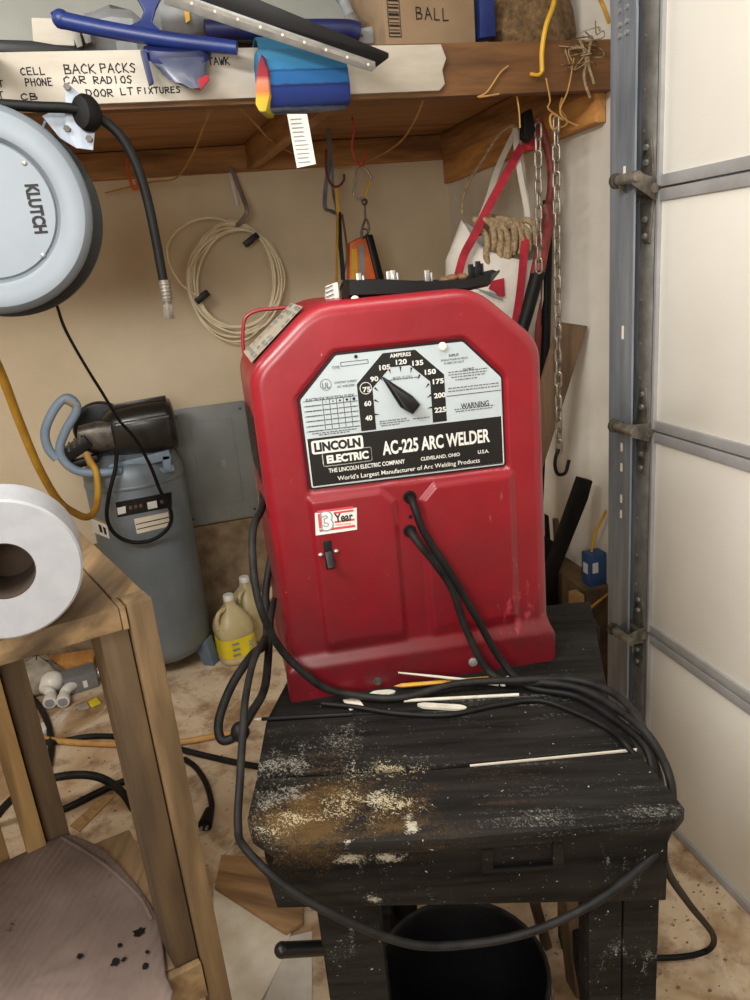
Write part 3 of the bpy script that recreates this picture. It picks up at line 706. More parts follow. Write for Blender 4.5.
# ticks at the inner edge of the scale
for (x, y) in ((377, 416), (377, 402), (377, 390), (382, 379), (391, 371), (402, 369), (413, 370), (421, 377), (430, 386), (432, 397), (433, 409)):
    a = Vector(W(x, y)); d = (Vector((.2325, .458)) - a).normalized(); s = Vector((-d.y, d.x)) * .0016
    MB().poly([wl(*(a - s - d * .002), ZW + .0003), wl(*(a + s - d * .002), ZW + .0003), wl(*(a + d * .0065), ZW + .0003)]).build('scale_tick', MT['ink'], plate)
wtext(bk, 'WARNING', 461, 409, 489, 5.5, .012); wtext(bk, 'ELECTRODE SELECTION GUIDE', 306, 402, 354, 3, .01)
wtext(bk, 'INPUT', 449, 357, 459, 2.6, .02); wtext(bk, 'OUTPUT', 463, 371, 474, 2.6, .02)
wtext(bg, 'TYPE', 332, 369.5, 340, 3, .01); wtext(bg, 'MODEL AC-225-S', 393, 379.5, 412, 2.4, .01)
wtext(bg, 'SINGLE PHASE 60 HERTZ', 441, 361.5, 468, 2.0); wtext(bg, '50 AMPS 230 VOLTS', 444, 364.5, 464, 2.0)
wtext(bg, 'CONSTANT CURRENT', 334.5, 384, 357, 2.2); wtext(bg, 'AC WELDER', 337, 388, 355, 2.2)
wtext(bg, 'UL', 322.5, 389, 330, 6, .01); q_ = MB(); ringpoly(q_, W(326.5, 386), .0078, .0086, ZW + .0004); q_.build('approval_ring', MT['grey'], plate)
def line(mb, a, c, w=.0004, z=ZW + .0003):
    a = Vector(a); c = Vector(c); d = (c - a).normalized(); s = Vector((-d.y, d.x)) * w
    mb.poly([wl(*(a - s), z), wl(*(c - s), z), wl(*(c + s), z), wl(*(a + s), z)])
tb = [(W(342, 367.5), W(369.5, 364)), (W(369.5, 364), W(369, 360.5)), (W(369, 360.5), W(341.5, 363.5)), (W(341.5, 363.5), W(342, 367.5))]
q_ = MB()
for a, c in tb: line(q_, a, c)
q_.build('type_box', MT['ink'], plate)
for i in range(7): line(bk, (.082, .4945 - i * .0077), (.164, .4945 - i * .0077))
for u in (.111, .1215, .132, .1425, .153): line(bk, (u, .4945), (u, .4485))
for i, u in enumerate((.116, .1268, .1372, .1478, .1585)): bk.poly([wl(u + (.0008 + .0004 * i) * math.cos(q), .4905 + (.0008 + .0004 * i) * math.sin(q), ZW + .0004) for q in [k * .6283 for k in range(10)]])
q_ = MB(); line(q_, (.301, .4775), (.387, .4775), .0005); q_.build('rule', MT['ink'], plate)
random.seed(3)
def scribble(u0, u1, v, h=.0008, own=False):
    u = u0; bg_ = MB() if own else bg
    while u < u1:
        q = min(u1, u + random.uniform(.002, .006)); line(bg_, (u, v), (q, v), h); u = q + random.uniform(.0008, .0016)
    if own: bg_.build('fine_print', MT['grey'], plate)
for i in range(6):
    scribble(.085, .108, .4828 - i * .0077 + .0075 - .0035, .0009)
    for u in (.1125, .123, .1335, .144, .1545): scribble(u + .001, u + .008, .4828 - i * .0077 + .004, .0007)
for v, a, c in ((.4445, .09, .158), (.4415, .1, .148), (.5135, .306, .368), (.5095, .306, .366), (.5055, .31, .364), (.501, .316, .35), (.489, .304, .384), (.4845, .304, .384), (.4555, .312, .376), (.452, .314, .372), (.451, .194, .236), (.4475, .194, .24), (.444, .196, .225), (.449, .246, .272), (.512, .21, .262)): scribble(a, c, v, own=True)
bw.build('logo_block', MT['letw'], plate); bk.build('table_rules', MT['ink'], plate); bg.build('table_print', MT['grey'], plate)
# selector pointer
tip = Vector(W(383.5, 378, .0)); body = [W(413, 396), W(421, 404.5), W(413, 415), W(401, 408)]
kp = [tip + Vector((.0008, .0012))] + [Vector(q) for q in body] + [tip - Vector((.0012, .0008))]
bt = [wl(u, v, ZW + .001) for u, v in kp]; ctr = Vector((.246, .468))
mid_ = [wl(*(q + (ctr - q) * .03), ZW + .012 if i not in (0, 5) else ZW + .004) for i, q in enumerate(kp)]
topq = [wl(*(q + (ctr - q) * .3), ZW + .018 if i not in (0, 5) else ZW + .008) for i, q in enumerate(kp)]
b = MB(); b.loft([bt, mid_, topq]); b.build('selector_pointer', MT['black'], weld, bevel=.001)
b = MB(); b.cyl(wl(*W(444.5, 347), PW + .001), wl(*W(444.5, 347), ZW + .004), .0062, seg=18); b.build('plate_rivet', MT['white'], plate, bevel=.001)
b = MB(); b.cyl(wl(*W(357, 357.5), PW + .001), wl(*W(357, 357.5), ZW + .0008), .0026, seg=14); b.build('plate_hole', MT['platek'], plate)
# warranty sticker
sw0 = -.005
sticker = flat([W(315, 514, 0), W(357, 508.5, 0), W(357.5, 530.5, 0), W(316, 536.5, 0)], sw0 - .0005, .0012).build('warranty_sticker', MT['letw'], weld)
b = MB()
for (a, c) in (((.100, .3215), (.1395, .3255)), ((.100, .2905), (.1395, .2945))): b.poly([wl(.083, a[1], sw0 + .0009), wl(.1395, a[1], sw0 + .0009), wl(.1395, c[1], sw0 + .0009), wl(.083, c[1], sw0 + .0009)])
b.poly([wl(.083, .296, sw0 + .0009), wl(.0885, .296, sw0 + .0009), wl(.0885, .32, sw0 + .0009), wl(.083, .32, sw0 + .0009)])
for v_ in (.3165, .3015):
    b.poly([wl(.108, v_, sw0 + .0009), wl(.1395, v_, sw0 + .0009), wl(.1395, v_ + .0032, sw0 + .0009), wl(.108, v_ + .0032, sw0 + .0009)])
fit_text(b, 'Warranty', WM, .108, .2955, .134, .2995, .01, sw0 + .001)
b.build('sticker_border', MT['pinkp'], sticker)
b = MB(); fit_text(b, 'Year', WM, .1085, .302, .1375, .3165, .03, sw0 + .001); b.build('sticker_word', MT['ink'], sticker)
b = MB(); fit_text(b, '3', WM, .0865, .290, .1065, .324, .06, sw0 + .0014); b.build('sticker_numeral', MT['tubeb'], sticker)
b = MB(); fit_text(b, '3', WM, .0885, .292, .1045, .322, .02, sw0 + .0018); b.build('sticker_numeral', MT['letw'], sticker)
# toggle switch
sc_ = W(329, 556)
sb = MB(); sb.prism([wl(sc_[0] + a, sc_[1] + c, sw0 - .002) for a, c in ((-.0065, -.024), (.0065, -.024), (.0065, .024), (-.0065, .024))], wn * .004)
tog = sb.build('power_switch', MT['black'], weld, bevel=.001)
b = MB(); b.beam(wl(sc_[0], sc_[1] + .006, sw0 + .003), wl(sc_[0] + .001, sc_[1] - .016, sw0 + .018), .011, .007, wn); b.build('switch_lever', MT['black'], tog, bevel=.001)
for dx in (-.0125, .0125):
    b = MB(); b.ball((0, 0, 0), (.0042, .0042, .0028), Matrix.Translation(wl(sc_[0] + dx, sc_[1] + .004 + dx * .1, sw0 + .001)), 12, 8); b.build('switch_screw', MT['steel'], tog, smooth=True)
for (x, y) in ((378, 681), (473, 662)):
    u, v = W(x, y); b = MB(); b.cyl(wl(u, v, -.002), wl(u, v, .006), .0062, seg=6); b.cyl(wl(u, v, -.002), wl(u, v, .002), .008, seg=16); b.build('case_bolt', MT['steel'] if x > 400 else MT['dsteel'], weld, bevel=.0008)
for (x, y) in ((411, 499), (411, 533)):
    u, v = W(x, y); M = frame(wl(u, v, -.012), we, (0, 0, 1)); b = MB()
    b.lathe([(.0068, .0), (.0068, .005), (.0095, .005), (.0105, .003), (.0105, 0)], M, 24, False); b.build('cable_grommet', MT['rubber'], weld, smooth=True)
u, v = W(412, 519); MB().cyl(wl(u, v, -.013), wl(u, v, -.0106), .0035, seg=16).build('spare_hole', MT['platek'], weld)
# rating labels along the left sloping shoulder, louvres and lifting bail
ca = Vector((.110, .634)); cb = Vector((.006, .545)); cd = (cb - ca).normalized(); cn = Vector((cd.y, -cd.x)); cn = cn if cn.x < 0 else -cn
def ch(s, w, lift=.0015): q = ca + cd * s + cn * lift; return wl(flare(q.x, w), q.y, w)
b = MB(); b.prism([ch(.010, -.065), ch(.124, -.065), ch(.124, -.25), ch(.010, -.25)], WM.to_3x3() @ Vector((cn.x, cn.y, 0)) * .0005); rl = b.build('rating_label', MT['dull'], weld)
b = MB(); random.seed(5)
for i in range(9):
    for j in range(4):
        s = .012 + i * .0122; w0 = -.07 - j * .045
        if random.random() < .8: b.poly([ch(s, w0, .0026), ch(s + random.uniform(.004, .009), w0, .0026), ch(s + random.uniform(.004, .009), w0 - random.uniform(.02, .038), .0026), ch(s, w0 - .03, .0026)])
b.build('label_print', MT['greyb'], rl)
b = MB()
for i in range(14):
    v = .42 + .008 * i - .06
    b.prism([wl(flare(.006, -.08) - .0008, v, -.08), wl(flare(.006, -.25) - .0008, v, -.25), wl(flare(.006, -.25) - .0008, v + .0045, -.25), wl(flare(.006, -.08) - .0008, v + .0045, -.08)], -we * .001)
b.build('side_louvre', MT['platek'], weld)
bo = .26
bp = [W(250, 375, bo), W(243.5, 350, bo), W(243, 330, bo), W(246, 317, bo), W(258, 310.5, bo), W(276, 308.5, bo), W(300, 306, bo)]
b = MB(); b.tube([wl(u, v, -bo) for u, v in bp], .0032, 10); b.build('lifting_bail', MT['red'], weld, smooth=True)
# weld cables leaving the front holes
def wcab(pts, r): 
    return MB().tube(pts, r, 12, 10)
ZC = T + .0075
c1 = [wl(*W(411, 499), -.02), wl(*W(411.5, 500), .004), wl(*W(416, 512, -.018), .018), wl(*W(425, 534, -.024), .024), wl(*W(448, 570, -.03), .030), wl(*W(475, 615, -.036), .036), wl(*W(499, 657, -.045), .045), Tp(526, 690) + Vector((0, 0, .0085)), Tp(575, 700) + Vector((0, 0, .0075)), Tp(612, 722) + Vector((0, 0, .0075)), Tp(638, 752) + Vector((.012, 0, .004)), at(655, 790, .72), at(661, 840, .70), at(668, 872, .74), at(690, 905, .85), at(713, 935, .97), on(708, 950, .012), on(680, 957, .01), on(636, 957, .01), on(600, 950, .01), on(560, 930, .01)]
tag(wcab(c1, .0062).build('welding_cable', MT['rubber'], None, smooth=True), 'black welding lead from the upper panel hole, running down past the table to the floor', 'cable')
c2 = [wl(*W(411, 533), -.02), wl(*W(412, 534), .004), wl(*W(420, 545, -.014), .014), wl(*W(434, 562, -.012), .012), wl(*W(452, 589, -.014), .014), wl(*W(466, 629, -.02), .02), wl(*W(486, 668, -.032), .032), Tp(508, 687) + Vector((0, 0, .008)), Tp(545, 693) + Vector((0, 0, .019)), Tp(585, 701) + Vector((0, 0, .019)), Tp(620, 721) + Vector((0, 0, .017)), Tp(648, 745) + Vector((0, 0, .016)), at(668, 772, .735), at(672, 805, .70), at(664, 838, .665), at(640, 868, .66), at(590, 905, .66), at(530, 932, .68), at(470, 944, .70), at(410, 944, .715), at(340, 918, .73), at(285, 886, .755), at(245, 848, .79), at(238, 826, .80), at(240, 780, .84), at(243, 730, .90), at(246, 695, .95), at(254, 660, 1.02), at(268, 630, 1.1), at(274, 600, 1.2)]
tag(wcab(c2, lambda t: .0062 if t < .55 else .0054).build('welding_cable', MT['rubberg'], None, smooth=True), 'black welding lead from the lower hole, hanging in a loop across the table front', 'cable')
c3 = [wl(-.004, .30, -.24), at(262, 508, 1.17), at(253, 530, 1.1), at(254, 575, 1.06), at(262, 612, 1.04), wl(*W(280, 648, -.03), .03), wl(*W(305, 674, -.03), .03), wl(*W(325, 688, -.025), .025), Tp(352, 702) + Vector((0, 0, .014)), Tp(400, 702) + Vector((0, 0, .008)), Tp(460, 693) + Vector((0, 0, .018)), Tp(520, 692) + Vector((0, 0, .022)), Tp(575, 692) + Vector((0, 0, .022)), Tp(615, 708) + Vector((0, 0, .024)), Tp(640, 735) + Vector((0, 0, .020)), at(655, 765, .75), at(660, 785, .76), at(655, 800, .80)]
tag(wcab(c3, .0062).build('power_cord', MT['rubberg'], None, smooth=True), 'dusty black power cord draped around the left side and foot of the red welder', 'cord')
c4 = [Tp(322, 706) + Vector((0, 0, .0045)), Tp(352, 709) + Vector((0, 0, .0045)), Tp(400, 716) + Vector((0, 0, .0045)), Tp(450, 717) + Vector((0, 0, .0045)), Tp(500, 707) + Vector((0, 0, .0045)), Tp(540, 703) + Vector((0, 0, .0045)), Tp(580, 717) + Vector((0, 0, .0045)), Tp(610, 733) + Vector((0, 0, .0045)), Tp(628, 750) + Vector((0, 0, .0045)), at(650, 778, .745), at(655, 800, .76)]
tag(wcab(c4, .0042).build('thin_cable', MT['rubber'], None, smooth=True), 'thin black cable lying on the table in front of the welder foot', 'cable')
# loop of heavy leads at the left of the table
c5 = [at(276, 530, 1.35), at(266, 590, 1.3), at(266, 640, 1.2), at(252, 655, 1.1), at(232, 685, 1.05), at(219, 720, 1.02), at(222, 740, 1.0), at(238, 734, 1.0), at(252, 712, 1.03), at(264, 690, 1.08), at(268, 660, 1.15), at(270, 620, 1.25)]
tag(wcab(c5, .007).build('cable_loop', MT['rubberg'], None, smooth=True), 'loop of heavy black leads hanging off the left edge of the black table', 'cable')
b = MB(); q = at(240, 732, .985); b.ball(q, (.014, .014, .016)); tag(b.build('cable_tie', MT['rubber'], None, smooth=True), 'black tape knot binding the lead loop at the left of the table', 'tape')

# small things lying on the table
def rod(name, m, pa, pb, r, label, cat, seg=10, r1=None):
    b = MB(); b.cyl(Tp(*pa) + Vector((0, 0, r + .0005)), Tp(*pb) + Vector((0, 0, (r1 or r) + .0005)), r, r1, seg); return tag(b.build(name, m, None, smooth=True, angle=50), label, cat)
t_ = thing('pencil', Tp(450, 690), 'yellow pencil lying against the foot of the red welder', 'pencil')
pa = Tp(402, 690.5) + Vector((0, -.0, .0095)); pb = Tp(500, 682.5) + Vector((0, 0, .0095)); pd = (pb - pa).normalized()
MB().cyl(pa, pb, .0036, None, 6).build('shaft', MT['pencil'], t_); MB().cyl(pa - pd * .012, pa, .0006, .0036, 6).build('sharpened_tip', MT['tan'], t_)
pa = wl(*W(398, 672, -.008), .010); pb = Tp(498, 686) + Vector((0, -.002, .0045))
tag(MB().tube([pa, (pa + pb) / 2 + Vector((0, 0, .001)), pb], lambda t: .0014 + .0022 * t, 10).build('brush_handle', MT['chalk'], None, smooth=True), 'slim white tapered handle leaning across the yellow pencil', 'handle')
b = MB(); b.ball((0, 0, 0), (.017, .008, .006), Matrix.Translation(Tp(506, 683) + Vector((.0, -.004, .0062))) @ Matrix.Rotation(.5, 4, 'Z')); tag(b.build('stopper', MT['white'], None, smooth=True), 'small white rounded cap at the right end of the pencil', 'cap')
rod('welding_rod', MT['chalk'], (404, 702.5), (519, 696.5), .0028, 'long pale grey rod lying between the cables before the welder', 'rod')
b = MB(); M = frame(Tp(442, 708) + Vector((0, 0, .0005)), Tp(468, 709) - Tp(417, 706), (0, 1, 0)); b.prism([M @ Vector((x, y, 0)) for x, y in fillet([(-.042, .001), (-.03, -.006), (.036, -.007), (.041, 0), (.03, .006), (-.03, .006)], .005, 3)], (0, 0, .004)); tag(b.build('soapstone_stick', MT['chalk'], None), 'flat pale soapstone marker lying at the front of the cables', 'marker')
b = MB(); b.prism([Tp(x, y) + Vector((0, 0, .0006)) for x, y in fillet([(366, 697), (374, 692.5), (390, 691), (397, 693), (388, 697), (372, 699)], 3, 3)], (0, 0, .003)); tag(b.build('soapstone_chip', MT['chalk'], None), 'pale flat chip beside the bolt at the welder foot', 'chip')
b = MB(); b.prism([Tp(x, y) + Vector((0, 0, .0006)) for x, y in ((343, 701), (358, 699), (364, 707), (350, 711))], (0, 0, .002)); tag(b.build('paper_scrap', MT['sheet'], None), 'folded yellowish scrap beneath the cables near the left foot of the welder', 'scrap')
pa = Tp(262, 721) + Vector((0, 0, .0035)); pb = Tp(353, 716) + Vector((0, 0, .0035)); t_ = thing('electrode', (pa + pb) / 2, 'dark thin welding electrode with white tip at the left table edge', 'electrode')
MB().cyl(pa, pb, .003, None, 10).build('rod', MT['rubber'], t_); MB().cyl(pa - (pb - pa).normalized() * .012, pa, .0012, .003, 10).build('bare_tip', MT['white'], t_)

# ================================================================== TRAY ON THE WELDER
ztop = T + .634
b = MB()
def on_w(px, py, w): 
    u, v = W(px, py, -w); return wl(u, v, w)
lw = -.12
tray = thing('clip_tray', wl(.27, .634, lw), 'black curved plastic tray with metal clips on top of the red welder', 'tray')
ring = []
for (x, top, bot) in ((341, 288, 297), (346, 280, 300), (380, 279, 299), (420, 281, 296), (460, 279, 291), (482, 274, 286), (496, 269.5, 273)):
    a = Vector(on_w(x, top, lw)); c = Vector(on_w(x, bot, lw)); d = wn * (.05 if 342 < x < 490 else .02)
    ring.append([c + d * .7, c + (a - c) * .3 + d, a + d, a + d * .85 - Vector((0, 0, .004)), a - d * .85 - Vector((0, 0, .004)), a - d, c - d * .7])
b.loft(ring); b.build('tray_body', MT['black'], tray, smooth=True, angle=35)
for x, y in ((359, 281), (389, 279), (393, 278), (427, 278), (471, 272), (478, 269)):
    p = on_w(x, y, lw); b = MB(); b.beam(p - Vector((0, 0, .010)), p + Vector((0, 0, .012)), .008, .006, wn); b.beam(p + Vector((.007, 0, -.010)), p + Vector((.007, 0, .008)), .003, .01, wn)
    b.build('clip', MT['steel'] if x < 430 else MT['black'], tray, bevel=.001)
b = MB()
for (x, y) in ((445, 280), (452, 278), (462, 277)): b.ball(on_w(x, y, lw), (.010, .012, .006))
b.build('grit', MT['grit'] if 'grit' in MT else MT['beam'], tray, smooth=True)
b = MB(); b.ball((0, 0, 0), (.006, .006, .005), Matrix.Translation(on_w(355, 299, lw + .07))); tag(b.build('small_cap', MT['sheet'], None, smooth=True), 'tiny pale cap beside the black tray on top of the welder', 'cap')
# white wire basket corner behind the welder's top
bk_ = thing('louvred_cover', wl(.14, .634, -.2), 'white ribbed plastic cover standing at the back left on the welder top', 'cover')
p0 = on_w(326, 304, -.2); p1 = on_w(340, 303, -.2); h0 = .034
b = MB(); b.prism([p0, p1, p1 + Vector((0, 0, h0)), p0 + Vector((.004, 0, h0 - .006))], -wn * .03); b.build('cover_body', MT['white'], bk_, bevel=.002)
b = MB()
for i in range(4): b.beam(p0 + wn * .001 + Vector((.001, 0, .004 + i * .007)), p0 + (p1 - p0) * .6 + wn * .001 + Vector((0, 0, .009 + i * .007)), .002, .0015)
b.build('rib', MT['grey'], bk_)

# ================================================================== AIR COMPRESSOR
CX, CY = -.198, 2.905
cmp_ = thing('air_compressor', (CX, CY, 0), 'upright blue-grey air compressor tank with black motor on top by the back wall', 'air compressor')
RT = .183
prof = [(.0, .045), (.06, .047), (.12, .058), (.16, .082), (RT, .125), (RT, .84), (.165, .885), (.13, .915), (.07, .935), (0, .94)]
b = MB(); b.lathe(prof, Matrix.Translation((CX, CY, 0)), 48); b.build('tank', MT['tank'], cmp_, smooth=True, angle=70)
b = MB(); b.lathe([(RT + .0005, .80), (RT + .0025, .803), (RT + .0025, .812), (RT + .0005, .815)], Matrix.Translation((CX, CY, 0)), 48, False); b.build('weld_seam', MT['tank'], cmp_, smooth=True)
for a in (-.6, .95, 2.6, 4.1):
    d = Vector((math.cos(a), math.sin(a), 0)); s = Vector((-d.y, d.x, 0)); c = Vector((CX, CY, 0))
    b = MB(); b.prism([c + d * .13 + Vector((0, 0, .075)), c + d * .185 + Vector((0, 0, .12)), c + d * .205 + Vector((0, 0, .0)), c + d * .155 + Vector((0, 0, 0))], s * .05); b.build('foot', MT['foot'], cmp_, bevel=.004)
# platform and motor
def cl(px, py, y=2.86): return at(px, py, y)
b = MB(); p = cl(108, 474); q = cl(173, 459); b.beam(p + Vector((0, 0, -.012)), q + Vector((0, 0, -.012)), .20, .022); b.beam(q + Vector((-.02, -.09, -.02)), q + Vector((-.02, -.09, -.075)), .02, .03); b.beam(p + Vector((.02, -.09, -.02)), p + Vector((.02, -.09, -.06)), .02, .03)
b.beam(cl(110, 469, 2.76), cl(170, 454, 2.76), .02, .034); b.beam(cl(166, 455, 2.76), cl(167.5, 470, 2.76), .02, .03, (1, 0, 0)); b.build('motor_platform', MT['tubeb'], cmp_, bevel=.003)
m0 = cl(104, 434); m1 = cl(176, 422); md = (m1 - m0).normalized(); up = Vector((0, 0, 1)); ms = md.cross(up).normalized(); mu = ms.cross(md)
def mring(c, rr, ry): return [c + ms * (math.copysign(abs(math.cos(t)) ** .7, math.cos(t)) * ry) + mu * (math.copysign(abs(math.sin(t)) ** .7, math.sin(t)) * rr) for t in [i * 2 * math.pi / 36 for i in range(36)]]
L = (m1 - m0).length
b = MB(); b.loft([mring(m0 + md * (L * t), r, r * 1.05) for t, r in ((.02, .055), (.05, .078), (.2, .09), (.5, .096), (.88, .096), (.97, .088), (1.0, .06))]); b.build('motor_shroud', MT['shroud'], cmp_, smooth=True, angle=60)
b = MB()
for k in range(6):
    a = math.radians(25 + k * 22); o = (ms * math.cos(a) * 1.05 + mu * math.sin(a)) * .094
    b.beam(m0 + md * L * .2 + o * 1.0, m0 + md * L * .93 + o * 1.04, .014, .014, o)
b.build('shroud_rib', MT['shroud'], cmp_, bevel=.003)
b = MB(); g = cl(102, 428, 2.93); b.cyl(g - ms * .0 , g - ms * -.035, .105, .098, 36); b.build('belt_guard', MT['black'], cmp_, bevel=.01)
b = MB(); h = cl(93, 437, 2.80); b.loft([mring(h + Vector((x, 0, 0)), r, r * .8) for x, r in ((-.05, .02), (-.04, .045), (.02, .055), (.07, .05), (.075, .03))]); b.build('pump_head', MT['dsteel'], cmp_, smooth=True)
b = MB(); h = cl(76, 448, 2.78); b.beam(h + Vector((-.055, 0, -.03)), h + Vector((.05, 0, .025)), .07, .05); b.beam(h + Vector((-.04, 0, -.06)), h + Vector((.07, 0, -.045)), .05, .03); b.build('air_filter', MT['black'], cmp_, bevel=.008)
b = MB()
for i in range(4): b.beam(h + Vector((-.04 + i * .02, -.037, -.012 + i * .010)), h + Vector((-.034 + i * .02, -.037, .022 + i * .010)), .004, .006)
b.build('filter_fin', MT['dsteel'], cmp_)
for dy in (2.74,):
    b = MB(); b.tube([cl(*q, dy) for q in ((122, 470), (100, 473), (78, 471), (64, 461), (60, 447), (66, 430), (76, 412), (75, 403), (68, 398), (60, 402), (51, 415), (45, 432), (48, 448), (57, 459))], .0155, 14); b.build('tow_handle', MT['tubeb'], cmp_, smooth=True)
    b = MB(); a = cl(75, 404, dy); c = cl(64, 399, dy); b.tube([a + Vector((.003, 0, -.006)), a, (a + c) / 2 + Vector((0, 0, .003)), c], .0168, 14); b.build('handle_grip', MT['galvd'], cmp_, smooth=True)
def sticker_on_tank(name, pts, m, par, lift=.002):
    """patch wrapped on the tank from photo corners TL,TR,BR,BL"""
    def tp(px, py):
        d = ROT @ Vector((px - 375, 500 - py, -FPX)); ox, oy = -CX, -CY; R = RT + lift
        A = d.x ** 2 + d.y ** 2; B = 2 * (ox * d.x + oy * d.y); C = ox * ox + oy * oy - R * R
        disc = B * B - 4 * A * C; k = (-B - math.sqrt(max(disc, 0))) / (2 * A); return Vector((0, 0, EYE)) + d * k
    n = 8; v = []; f = []
    for j in range(3):
        for i in range(n + 1):
            s, t = i / n, j / 2
            x = (pts[0][0] * (1 - s) + pts[1][0] * s) * (1 - t) + (pts[3][0] * (1 - s) + pts[2][0] * s) * t
            y = (pts[0][1] * (1 - s) + pts[1][1] * s) * (1 - t) + (pts[3][1] * (1 - s) + pts[2][1] * s) * t
            v.append(tp(x, y))
    for j in range(2):
        for i in range(n): f.append((j * (n + 1) + i, j * (n + 1) + i + 1, (j + 1) * (n + 1) + i + 1, (j + 1) * (n + 1) + i))
    return MB()._add(v, f).build(name, m, par)
st = sticker_on_tank('warning_label', [(115.5, 502.5), (171.5, 492), (172, 507), (117.5, 517.5)], MT['platek'], cmp_)
for pts in ([(117, 508), (125.5, 506), (126, 513), (118, 515)], [(147, 502.5), (156.5, 500.5), (157.5, 507.5), (148, 509.5)]): sticker_on_tank('label_panel', pts, MT['letw'], st, .003)
for i, x in enumerate((129, 134, 139, 160, 165)): sticker_on_tank('label_panel', [(x, 506 - (x - 130) * .19), (x + 3, 505.5 - (x - 130) * .19), (x + 3.3, 509 - (x - 130) * .19), (x + .3, 509.6 - (x - 130) * .19)], MT['brownb'], st, .003)
st = sticker_on_tank('data_label', [(134, 519), (168, 512), (170, 526), (137, 534)], MT['sheet'], cmp_)
for y0 in (5, 10): sticker_on_tank('label_line', [(135 + y0 * .2, 519 + y0), (168.5 + y0 * .15, 512 + y0 * .93), (168.5 + y0 * .15, 513 + y0 * .93), (135 + y0 * .2, 520 + y0)], MT['ink'], st, .003)
st = sticker_on_tank('brand_label', [(91, 518), (107, 525), (110, 539), (93, 532)], MT['letw'], cmp_)
sticker_on_tank('label_stripe', [(98, 524), (101, 525.5), (103, 533), (100, 532)], MT['ink'], st, .003); sticker_on_tank('label_stripe', [(102.5, 526.5), (105.5, 528), (107, 535), (104.5, 534)], MT['ink'], st, .003)
sticker_on_tank('label_stripe', [(90, 515), (107, 523), (107.3, 524.5), (90.3, 516.5)], MT['tan'], st, .003)
# yellow air hose swooping to the compressor
hp = [at(-60, 250, 1.7), at(-25, 320, 1.9), at(0, 371, 2.05), at(18, 418, 2.15), at(38, 466, 2.25), at(58, 500, 2.38), at(75, 513, 2.48), at(88, 517, 2.55), at(96, 508, 2.62), at(98, 490, 2.68), at(96, 472, 2.72), at(91, 462, 2.745)]
hs = thing('air_hose', hp[7], 'yellow rubber air hose sagging from upper left to the compressor fitting', 'hose')
MB().tube(hp, .0118, 14, 10).build('hose', MT['yhose'], hs, smooth=True)
MB().cyl(hp[-1] + Vector((0, 0, -.01)), hp[-1] + Vector((-.012, .01, .035)), .014, .012, 8).build('brass_fitting', MT['tan'], hs, bevel=.002)
# black power cord down from the reel, looping over the tank front
kp_ = [at(57, 306, 1.62), at(66, 331, 1.75), at(85, 365, 2.05), at(103, 394, 2.3), at(119, 420, 2.5), at(136, 440, 2.62), at(150, 465, 2.66), at(160, 490, 2.685), at(171, 512, 2.69), at(168, 528, 2.69), at(152, 540, 2.69), at(132, 542, 2.69), at(115, 534, 2.69), at(107, 518, 2.69), at(109, 495, 2.69), at(115, 470, 2.70), at(117, 452, 2.735)]
tag(MB().tube(kp_, lambda t: .003 + .0042 * min(1, t * 2), 10, 10).build('power_cord', MT['rubber'], None, smooth=True), 'thin black cord hanging from the hose reel and looping over the compressor tank', 'cord')

# ================================================================== BACK WALL: PANEL, JUGS
e0 = at(170, 409, 3.09); e1 = at(250, 401, 3.09); e2 = at(255, 517, 3.09); x0, x1 = -.03, .272; z0, z1 = .512, 1.012
pn = thing('electrical_panel', (x0, 3.1, z0), 'grey electrical breaker panel on the back wall behind the compressor', 'electrical panel')
b = MB(); b.box(((x0 + x1) / 2, YB - .0245, (z0 + z1) / 2), (x1 - x0, .011, z1 - z0)); b.build('cover', MT['panel'], pn, bevel=.003)
dr = MB().box(((x0 + x1) / 2 + .005, YB - .032, (z0 + z1) / 2 + .005), (.17, .004, .36)).build('panel_door', MT['panel'], pn, bevel=.0015)
MB().box((.152, YB - .036, .76), (.022, .006, .045)).build('latch', MT['galvd'], dr, bevel=.001)
b = MB()
for x in (x0 + .02, x1 - .02):
    for z in (z0 + .03, z1 - .03): b.cyl((x, YB - .030, z), (x, YB - .033, z), .006, seg=10)
b.build('cover_screw', MT['dsteel'], pn)

